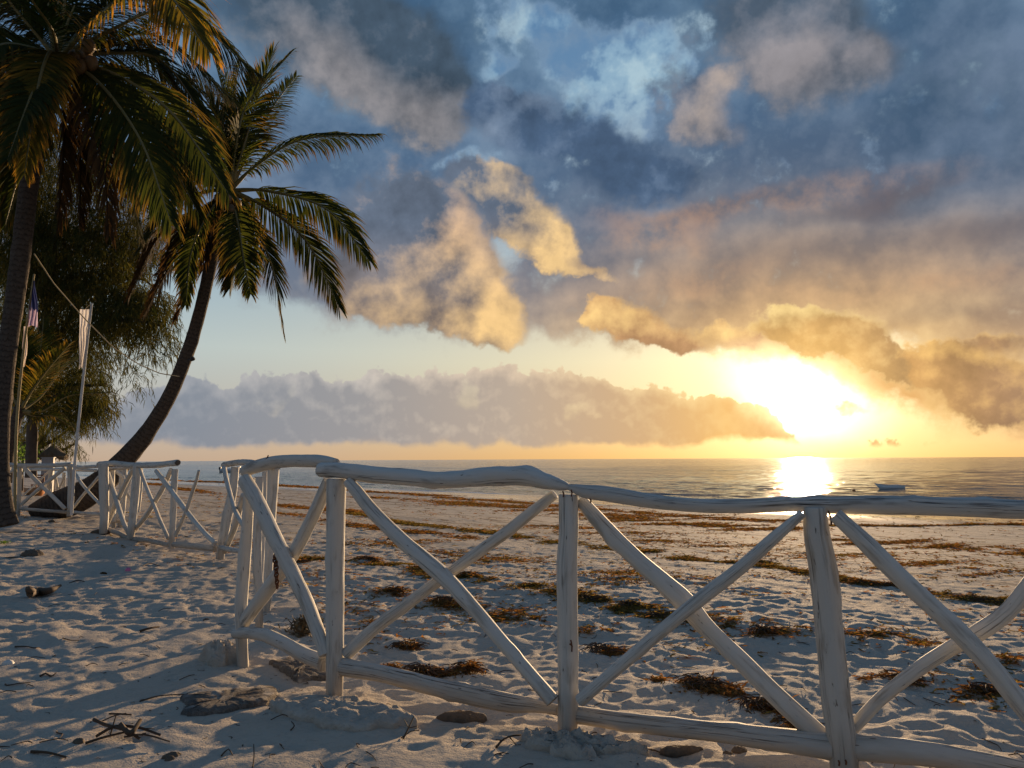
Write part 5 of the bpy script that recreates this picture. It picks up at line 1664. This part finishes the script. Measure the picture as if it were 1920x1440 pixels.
CLUMPS = [
    (1318, 1290, 100, 34, 'broad tangle of rust brown seaweed inside the big cross, nearest the foreground'),
    (1432, 1326, 92, 30, 'orange brown seaweed clump just left of the tall leaning post'),
    (1500, 1362, 40, 20, 'small seaweed clump tucked between the leaning post and the brace foot'),
    (1130, 1222, 66, 26, 'seaweed tuft close to the right side of the middle post'),
    (880, 1258, 44, 30, 'peaked brown seaweed heap near the bottom rail, left of the middle post'),
    (800, 1262, 96, 16, 'thin trailing strip of seaweed along the bottom rail of the left bay'),
    (770, 1215, 50, 16, 'low seaweed patch right of the thick white post'),
    (1108, 1124, 56, 20, 'olive seaweed clump right of the middle post at half height'),
    (1250, 1155, 120, 18, 'long olive streak of seaweed behind the upper part of the big cross'),
    (1432, 1192, 48, 16, 'small seaweed clump behind the right brace of the big cross'),
    (838, 1131, 62, 16, 'seaweed clump seen beneath the crossing of the left bay'),
    (745, 1110, 54, 18, 'seaweed wisps beside the left bay brace'),
    (1840, 1126, 130, 18, 'long dark line of seaweed at the right edge, above the crossing'),
    (1690, 1100, 90, 10, 'narrow seaweed line between the right post and brace'),
    (1850, 1297, 60, 16, 'rusty seaweed scrap near the right edge of the picture'),
    (1700, 1282, 40, 10, 'few orange seaweed scraps under the right hand brace'),
    (1430, 1056, 70, 14, 'dark seaweed clump left of the leaning post, half way up the beach'),
    (1620, 1094, 90, 14, 'seaweed clump right of the leaning post at the same height'),
    (880, 1082, 40, 10, 'tiny seaweed patch just right of the left crossing'),
    (1185, 1135, 50, 12, 'olive seaweed patch near the left brace of the big cross'),
    (560, 1055, 50, 14, 'seaweed patch behind the crossing at the corner'),
    (690, 1050, 60, 12, 'seaweed wisps high up in the left bay'),
]


def seaweed():
    R = np.random.RandomState(77)
    for k, (u, v, w, h, lab) in enumerate(CLUMPS):
        c = G(u, v)
        sc = c.y / FOC
        rx = w * 0.5 * sc
        ry = min(max(h * 0.5 * sc * c.y / 1.2 * 0.6, 0.05), rx * 0.9)
        t = thing('seaweed_clump', (c.x, c.y, c.z), lab, 'seaweed', 'seaweed clumps stranded on the sand beyond the fence')
        n = int(90 + 3.4 * w)
        # several overlapping lobes, drawn out along the shore
        lob = R.normal(0, 0.40, (5, 2)); pick = R.randint(0, 5, n)
        q = lob[pick] + R.normal(0, 1, (n, 2)) * (0.10 + 0.45 * R.rand(n) ** 3)[:, None]
        x = c.x + q[:, 0] * rx * 1.1 + q[:, 1] * rx * 0.1; y = c.y + q[:, 1] * ry * 1.2 - q[:, 0] * rx * 0.35
        heap = 0.028 * np.exp(-(q ** 2).sum(1) * 2.0) + (0.06 * np.exp(-((q[:, 0] - .5) ** 2) * 6) if k == 4 else 0)
        z = ground(x, y) + heap * R.rand(n)
        mb = MB(); weed_strips(mb, x, y, z, np.full(n, 0.040 + 0.004 * c.y), R, 0.22, 0.012)
        mb.build('fronds', WEED_G if 'olive' in lab or 'dark' in lab else WEED, t, smooth=False)
        n2 = max(8, n // 8)
        q = R.normal(0, 0.3, (n2, 2)); x = c.x + q[:, 0] * rx; y = c.y + q[:, 1] * ry - q[:, 0] * rx * .25
        mb = MB()
        for i in range(n2):
            a = R.rand() * 6.28; l = .05 + .1 * R.rand()
            zz = gz(x[i], y[i]) + .012 + .015 * R.rand()
            tube(mb, [(x[i], y[i], zz, .003), (x[i] + .5 * l * math.cos(a), y[i] + .5 * l * math.sin(a), zz + .015, .003), (x[i] + l * math.cos(a + .5), y[i] + l * math.sin(a + .5), zz - .005, .002)], seg=4, step=.1)
        tag(mb.build('stalk', TWIG, t), kind='stuff')
    # everything nobody could count: bands of weed along the tide lines
    mb, mg = MB(), MB()
    # (points along the line as seen in the photograph, width in metres, pieces, share of olive)
    lines = [
        ([(290, 899), (500, 909), (800, 929), (1100, 953), (1260, 967), (1480, 980)], 1.8, 12000, 0.1),
        ([(700, 932), (1000, 955), (1150, 972), (1320, 985), (1500, 996)], 2.6, 9000, 0.2),
        ([(1560, 985), (1700, 987), (1850, 983), (1990, 986)], 1.2, 4200, 0.3),
        ([(280, 906), (480, 939), (620, 956), (700, 966)], 0.9, 4200, 0.05),
        ([(640, 962), (760, 981), (850, 992), (960, 1004), (1120, 1025), (1220, 1036)], 0.42, 5200, 0.8),
        ([(1210, 1035), (1320, 1052), (1420, 1061), (1640, 1095), (1720, 1103), (1850, 1125), (1960, 1140)], 0.28, 4200, 0.6),
        ([(480, 957), (560, 968), (700, 992), (840, 1004), (900, 1012)], 0.5, 2200, 0.1),
        ([(500, 1044), (620, 1052), (740, 1060), (860, 1082), (950, 1096), (1110, 1123), (1250, 1153), (1330, 1165)], 0.26, 4200, 0.6),
        ([(640, 1010), (900, 1045), (1150, 1075), (1300, 1100)], 1.2, 2200, 0.4),
        ([(1000, 985), (1250, 1012), (1500, 1040), (1900, 1080)], 2.4, 3600, 0.3),
        ([(1560, 1008), (1750, 1022), (1980, 1045)], 2.6, 2600, 0.2),
        ([(1300, 1165), (1450, 1185), (1650, 1190), (1900, 1245)], 0.35, 900, 0.3),
        ([(700, 1105), (830, 1131), (1000, 1165), (1130, 1190)], 0.35, 800, 0.3),
        ([(700, 1250), (830, 1262), (900, 1256)], 0.05, 300, 0.1),
        ([(1230, 1275), (1330, 1290), (1450, 1330), (1510, 1365)], 0.10, 500, 0.1),
        ([(1620, 1275), (1750, 1285), (1900, 1300)], 0.25, 300, 0.1),
        ([(420, 1010), (600, 1075), (760, 1215)], 0.4, 350, 0.2)]
    X, Y, S_, Gn = [], [], [], []
    for k, (px, wd, cnt, olive) in enumerate(lines):
        px = np.array(px, float)
        seg_ = np.concatenate([[0], np.cumsum(np.hypot(*np.diff(px, axis=0).T))])
        f = R.rand(cnt * 3) * seg_[-1]
        w = np.array([tuple(G(u, v)) for u, v in px])
        # straight in the world between the given points, denser where they lie nearer
        x = np.interp(f, seg_, w[:, 0]); y = np.interp(f, seg_, w[:, 1])
        off = R.normal(0, .5, cnt * 3) * wd * (0.4 + 0.9 * (0.5 + gnoise(f * .02, f * 0 + k, 600 + k)))
        x = x + SN[0] * off + .5 * wd * gnoise(f * .012, f * 0 + .5, 640 + k) * SN[0]
        y = y + SN[1] * off + .5 * wd * gnoise(f * .012, f * 0 + .5, 640 + k) * SN[1]
        d = np.hypot(x, y)
        den = np.clip(0.30 + 1.5 * gnoise(f * .021, f * 0 + 3.1 * k, 620 + k) + 0.9 * gnoise(x * 5 / (wd + .3), y * 5 / (wd + .3), 630 + k), 0.02, 1)
        kp = (R.rand(len(x)) < den)
        X.append(x[kp][:cnt]); Y.append(y[kp][:cnt]); Gn.append(R.rand(kp.sum())[:cnt] < olive)
    x, y, green = np.concatenate(X), np.concatenate(Y), np.concatenate(Gn)
    # strays over the whole beach
    N = 60000
    d = np.exp(R.uniform(math.log(3.4), math.log(60), N)); a = np.radians(R.uniform(-37, 36, N))
    xs, ys = d * np.sin(a), d * np.cos(a)
    t, s = shore(xs, ys)
    kp = (R.rand(N) < 0.34 * np.clip(0.1 + 1.4 * fbm(xs * .8, ys * .8, 3, 305), 0, 1)) & (t > 1) & (t < 45.6)
    x, y, green = np.concatenate([x, xs[kp]]), np.concatenate([y, ys[kp]]), np.concatenate([green, R.rand(kp.sum()) < .4])
    d = np.hypot(x, y)
    z = ground(x, y)
    size = 0.030 + 0.0062 * d + R.rand(len(x)) * 0.03
    weed_strips(mb, x[~green], y[~green], z[~green], size[~green], R, 0.18, 0.015)
    weed_strips(mg, x[green], y[green], z[green], size[green], R, 0.18, 0.015)
    tag(mb.build('seaweed_litter', WEED, None, smooth=False), 'brown shreds of seaweed strewn in lines over the whole beach', 'seaweed', kind='stuff')
    tag(mg.build('seaweed_litter', WEED_G, None, smooth=False), 'olive shreds of seaweed along the middle tide lines', 'seaweed', kind='stuff')


def twig(label, pts, r=0.006, group=None, branches=()):
    """pts are photo positions on the sand, with a lift above it in metres"""
    P3 = []
    for (u, v, lift) in pts:
        g = G(u, v); P3.append((g.x, g.y, g.z + lift + r))
    c = P3[len(P3) // 2]
    t = thing('twig', c, label, 'twig', group)
    mb = MB(); log(mb, [(*p, r * (1 - .5 * i / len(P3))) for i, p in enumerate(P3)], seg=6, step=.02, rough=.15, knots=1, seed=len(label)); mb.build('stem', TWIG, t)
    for b in branches:
        Q = []
        for (u, v, lift) in b:
            g = G(u, v); Q.append((g.x, g.y, g.z + lift + r))
        mb = MB(); log(mb, [(*p, r * .6 * (1 - .6 * i / len(Q))) for i, p in enumerate(Q)], seg=5, step=.02, rough=.15, knots=0); mb.build('side_shoot', TWIG, t)
    return t


def slab(name, label, cat, outline, top, m, seed):
    """thin irregular piece lying on the sand, outline in photo positions"""
    g = [G(u, v) for u, v in outline]
    c = sum(g, Vector()) / len(g)
    t = thing(name, (c.x, c.y, c.z), label, cat)
    pts = np.array([(p.x, p.y) for p in g])
    # refine and roughen the outline
    n = 60; k = np.linspace(0, len(pts), n, endpoint=False)
    i0 = np.floor(k).astype(int) % len(pts); i1 = (i0 + 1) % len(pts); f = (k - np.floor(k))[:, None]
    o = pts[i0] * (1 - f) + pts[i1] * f
    R = np.random.RandomState(seed)
    o = o + R.normal(0, .006, o.shape)
    cc = o.mean(0)
    rings = [(1.02, -.03), (1.0, top * .6), (.94, top), (.6, top * 1.1), (.25, top)]
    V = []
    for (s, h) in rings:
        for q in o:
            p = cc + (q - cc) * s
            V.append((p[0], p[1], float(ground_low(np.array([p[0]]), np.array([p[1]]))[0]) + h + (R.normal(0, .004) if h > 0 else 0)))
    F = [(i * n + j, i * n + (j + 1) % n, (i + 1) * n + (j + 1) % n, (i + 1) * n + j) for i in range(len(rings) - 1) for j in range(n)]
    F.append(tuple((len(rings) - 1) * n + j for j in range(n)))
    mb = MB(); mb.add(V, F); mb.build('sheet', m, t)
    mb = MB()
    for q in range(70):
        j = R.randint(n); p = cc + (o[j] - cc) * R.uniform(.86, 1.02)
        a = R.rand() * 6.28; l = R.uniform(.02, .06); z = gz(p[0], p[1]) + top * .8
        mb.add([(p[0], p[1], z), (p[0] + .004, p[1] + .003, z), (p[0] + l * math.cos(a), p[1] + l * math.sin(a), z + R.uniform(-.01, .012))], [(0, 1, 2)])
    mb.build('loose_fibre', m, t, smooth=False)


def debris(name, label, cat, u, v, size, m, seed, flat=.8, rough=.3, rot=0., group=None, n=24, sink=.2):
    g = G(u, v)
    t = thing(name, tuple(g), label, cat, group)
    rock_lump(t, 'body', m, (g.x, g.y, g.z), size, seed, flat, n, rough, rot, sink)
    return t


def litter():
    R = np.random.RandomState(5)
    slab('bark_sheet', 'dark fibrous strip of palm bark lying in front of the wide concrete cake', 'bark', [(335, 1312), (380, 1303), (450, 1297), (515, 1292), (522, 1302), (500, 1318), (440, 1334), (370, 1344), (338, 1340), (352, 1326)], .022, BARKM, 3)
    slab('bark_sheet', 'dark fibrous sheet of palm bark behind the thick white post', 'bark', [(504, 1245), (540, 1239), (580, 1240), (612, 1252), (616, 1270), (560, 1280), (548, 1272), (528, 1258)], .022, BARKM, 4)
    # brown husk beside the rail
    debris('coconut_husk', 'brown coconut husk half buried by the bottom rail, right of the wide concrete', 'husk', 866, 1343, (.105, .05, .042), HUSK, 21, .6, .25, -.1)
    debris('dead_leaf', 'curled brown leaf lying below the long bottom rail', 'leaf', 1276, 1412, (.085, .032, .022), HUSK, 23, .5, .3, .1)
    debris('sand_clod', 'dark clod of sand right of the curled leaf', 'clod', 1388, 1413, (.030, .026, .020), HUSK, 25, .8, .4)
    debris('sand_clod', 'smaller dark clod between the curled leaf and the larger clod', 'clod', 1364, 1420, (.020, .016, .014), HUSK, 26, .8, .4)
    # palm stalk piece with an upright end at the left
    a, b, c_, d = G(55, 1128), G(70, 1116), G(92, 1118), G(113, 1110)
    t = thing('driftwood', tuple(b), 'dark bent piece of driftwood with one upright stub on the left sand', 'driftwood')
    mb = MB(); log(mb, [(a.x, a.y, a.z + .03, .030), (b.x, b.y, b.z + .03, .034), (c_.x, c_.y, c_.z + .045, .026), (d.x, d.y, d.z + .075, .010)], seg=10, step=.03, rough=.15, seed=9); mb.build('shaft', TIMBER, t)
    e = P(54, 1104, a.y)
    mb = MB(); log(mb, [(b.x - .03, b.y, b.z + .02, .03), (a.x, a.y, a.z + .06, .032), (e.x, e.y, e.z, .026)], seg=10, step=.03, rough=.15, seed=10); mb.build('stub', TIMBER, t)
    mb = MB(); log(mb, [(b.x, b.y, b.z + .02, .02), (b.x + .03, b.y - .05, b.z + .005, .016)], seg=8, step=.03, rough=.15, seed=11); mb.build('knot', TIMBER, t)
    debris('coconut_husk', 'round dark coconut husk on the left sand above the bent driftwood', 'husk', 60, 1042, (.12, .09, .085), HUSK, 31, .8, .4)
    debris('dead_leaf', 'thin dark leaf beside the round husk', 'leaf', 22, 1046, (.10, .03, .02), HUSK, 33, .6, .3, .3)
    debris('log_stub', 'short dark log end lying at the foot of the left corner post', 'log', 190, 1002, (.17, .08, .085), TIMBER, 35, .6, .2, -.25)
    debris('sand_clod', 'dark clod on the sand left of the left fence corner post', 'clod', 97, 979, (.06, .05, .05), HUSK, 36, .8, .4)
    debris('plastic_scrap', 'bright pink plastic scrap on the blue shaded sand', 'plastic scrap', 240, 1074, (.026, .02, .035), PINK, 37, .8, .5)
    debris('dead_leaf', 'small orange brown leaf left of the pink scrap', 'leaf', 194, 1076, (.04, .02, .025), WEED, 38, .7, .5)
    debris('seashell', 'white shell at the lower left edge', 'shell', 16, 1243, (.030, .026, .034), SHELL, 39, .8, .25)
    debris('seed_pod', 'round brown seed pod left of the twig heap', 'seed pod', 147, 1393, (.022, .02, .02), HUSK, 41, .9, .2)
    debris('seed_pod', 'dark seed pod right of the corner concrete lump', 'seed pod', 387, 1163, (.026, .02, .02), HUSK, 42, .9, .2)
    debris('seed_pod', 'dark seed pod below the wide concrete cake', 'seed pod', 318, 1424, (.018, .016, .02), HUSK, 43, .9, .2)
    debris('seed_pod', 'grey brown pod with a pointed tip near the bottom edge', 'seed pod', 322, 1418, (.034, .018, .02), HUSK, 44, .9, .3, .6)
    debris('coconut_husk', 'dark husk on the far sand inside the left bay', 'husk', 730, 1012, (.05, .05, .05), HUSK, 45, .9, .3)
    # twig heap and single twigs
    g = G(232, 1385)
    t = thing('twig_heap', tuple(g), 'tangled heap of brown palm twigs on the lower left sand', 'twigs')
    heap = [[(176, 1362, .02), (200, 1374, .03), (236, 1386, .03), (262, 1388, .01)], [(160, 1397, .0), (200, 1390, .012), (255, 1380, .02)], [(180, 1388, .01), (214, 1380, .03), (258, 1376, .02), (300, 1384, .005)], [(232, 1392, .015), (270, 1388, .02), (318, 1394, .0)],
            [(205, 1343, .0), (228, 1347, .01), (246, 1343, .0)], [(190, 1357, .0), (214, 1350, .01), (236, 1345, .01)], [(226, 1380, .04), (244, 1390, .03), (262, 1376, .05)], [(206, 1384, .0), (216, 1372, .06)]]
    for k, h in enumerate(heap):
        q = [(lambda p, l: (p.x, p.y, p.z + l + .006))(G(u, v), l) for u, v, l in h]
        r = (.009, .005, .007, .004, .004, .003, .012, .003)[k]
        mb = MB(); log(mb, [(*p, r * (1 - .1 * i)) for i, p in enumerate(q)], seg=6, step=.02, rough=.2, knots=2, seed=400 + k); mb.build('stem', TWIG, t)
    grp = 'single twigs lying on the near sand'
    twig('short dark stick near the lower left corner', [(58, 1414, 0), (90, 1416, .004), (124, 1419, 0)], .006, grp)
    twig('reddish bent twig on the lit sand at the left edge', [(10, 1280, 0), (14, 1284, 0), (36, 1284, .004), (57, 1281, 0)], .004, grp)
    twig('crooked twig on the lit left sand, shaped like a wave', [(75, 1268, 0), (86, 1266, .004), (96, 1269, 0), (105, 1266, .006)], .005, grp)
    twig('thin forked twig on the upper left sand', [(28, 1213, 0), (50, 1216, .008), (64, 1220, .002), (74, 1216, 0)], .004, grp)
    twig('dark twig on the shaded sand left of the concrete lump', [(118, 1201, 0), (134, 1206, .01), (148, 1203, .0)], .004, grp)
    twig('long thin twig on the shadowed sand above the bark strip', [(262, 1316, 0), (300, 1308, .004), (352, 1303, 0)], .004, grp)
    twig('twig lying right of the dark driftwood, in the blue shade', [(130, 1094, 0), (146, 1092, .006), (160, 1094, 0)], .006, grp)
    twig('thin twig near the middle of the left sand', [(268, 1062, 0), (282, 1058, .02), (300, 1062, .0)], .006, grp)
    twig('dark flat stick by the shaded hollow left of the corner post', [(262, 1184, 0), (280, 1183, .01), (298, 1178, .012)], .009, grp)
    twig('wiry root sticking out left of the craggy concrete foot', [(930, 1406, 0), (944, 1398, .012), (962, 1392, .02), (978, 1384, .015)], .005, grp, [[(940, 1400, .012), (930, 1396, .012)], [(955, 1394, .02), (968, 1402, 0)]])
    twig('branched dry weed stalk standing behind the husk', [(756, 1384, 0), (766, 1376, .03), (776, 1366, .06)], .004, grp, [[(766, 1376, .03), (758, 1368, .05)], [(766, 1376, .03), (782, 1376, .04)]])
    twig('tangled dry shoot right of the husk, lit from behind', [(752, 1382, 0), (770, 1378, .02), (786, 1374, .02)], .003, grp)
    twig('curled stalk with hooked end below the wide concrete cake', [(545, 1370, 0), (552, 1366, .01), (546, 1362, .02)], .003, grp)
    twig('thin black twig near the bottom edge under the bark strip', [(415, 1417, 0), (428, 1410, .01), (436, 1416, 0)], .003, grp)
    twig('thin twig standing up at the bottom edge', [(474, 1440, 0), (476, 1432, .02), (475, 1424, .05)], .003, grp)
    twig('twig lying right of the craggy concrete foot', [(1210, 1404, 0), (1228, 1410, .005), (1246, 1414, 0)], .004, grp)
    # green sprig at the left edge
    g = G(8, 1020)
    t = thing('green_sprig', tuple(g), 'small fresh green sprig growing from the sand at the left edge', 'plant')
    for k in range(7):
        a = k * .9 + .3; L = .11 + .06 * R.rand(); dv = np.array([math.cos(a), math.sin(a), .55 + .3 * R.rand()]); dv /= np.linalg.norm(dv)
        w = np.cross(dv, [0, 0, 1]); w = w / np.linalg.norm(w) * .022; p = np.array(g)
        mb = MB(); mb.add([p, p + dv * L * .4 + w, p + dv * L * .4 - w, p + dv * L * .75 + w * .7 - np.array([0, 0, .02]), p + dv * L * .75 - w * .7 - np.array([0, 0, .02]), p + dv * L - np.array([0, 0, .06])], [(0, 1, 2), (1, 3, 4, 2), (3, 5, 4)], [(.5, 0)] * 6); mb.build('leaf', SPRIG, t)
    # dry grass tuft and weed caught at the corner
    g = G(565, 1192)
    t = thing('grass_tuft', tuple(g), 'dry straw coloured weed tuft caught behind the first brace', 'grass')
    mb = MB(); n = 260
    q = R.normal(0, .45, (n, 2)); x = g.x + q[:, 0] * .10; y = g.y + q[:, 1] * .16 + .1
    weed_strips(mb, x, y, ground(x, y) + .07 * np.exp(-(q ** 2).sum(1)) * R.rand(n), np.full(n, .10), R, .8, .02)
    mb.build('blades', plain('dry_straw', (.16, .11, .055), .8, .4, 30.), t, smooth=False)
    # countless crumbs, shreds and leaf bits on the near sand
    mb = MB(); N = 2600
    d = np.exp(R.uniform(math.log(2.0), math.log(14), N)); a = np.radians(R.uniform(-40, 40, N)); x, y = d * np.sin(a), d * np.cos(a)
    tt, ss = shore(x, y)
    k = (R.rand(N) < np.clip(.25 + .9 * fbm(x * .9, y * .9, 2, 501), 0, 1))
    x, y, d = x[k], y[k], d[k]
    weed_strips(mb, x, y, ground(x, y), .012 + .004 * d + .02 * R.rand(len(x)) ** 3, R, .2, .002)
    tag(mb.build('leaf_crumbs', TWIG, None, smooth=False), 'dark crumbs and leaf shreds sprinkled over the near sand', 'litter', kind='stuff')
    mb = MB(); N = 260
    for _ in range(N):
        dd = math.exp(R.uniform(math.log(2.2), math.log(9))); aa = rad(R.uniform(-38, 34)); x0, y0 = dd * math.sin(aa), dd * math.cos(aa)
        h = R.rand() * 6.28; L = R.uniform(.03, .11); z0 = gz(x0, y0)
        x1, y1 = x0 + L * math.cos(h), y0 + L * math.sin(h)
        xm, ym = (x0 + x1) / 2 + R.normal(0, .01), (y0 + y1) / 2 + R.normal(0, .01)
        tube(mb, [(x0, y0, z0 + .003, .0022), (xm, ym, gz(xm, ym) + .006 + .01 * R.rand(), .0024), (x1, y1, gz(x1, y1) + .003, .0014)], seg=4, step=.1)
    tag(mb.build('twig_crumbs', TWIG, None), 'hair thin twigs sprinkled over the near sand', 'litter', kind='stuff')


build_ground()
build_sea()
for fn in (front_fence, side_fence, left_fence, far_left_fence, back_fence, cross_fence): fn()
for fn in (leaning_palm, left_palm, small_palm, casuarinas, grove_floor): fn()
for fn in (flags, ropes, grove_things, boats, seaweed, litter): fn()
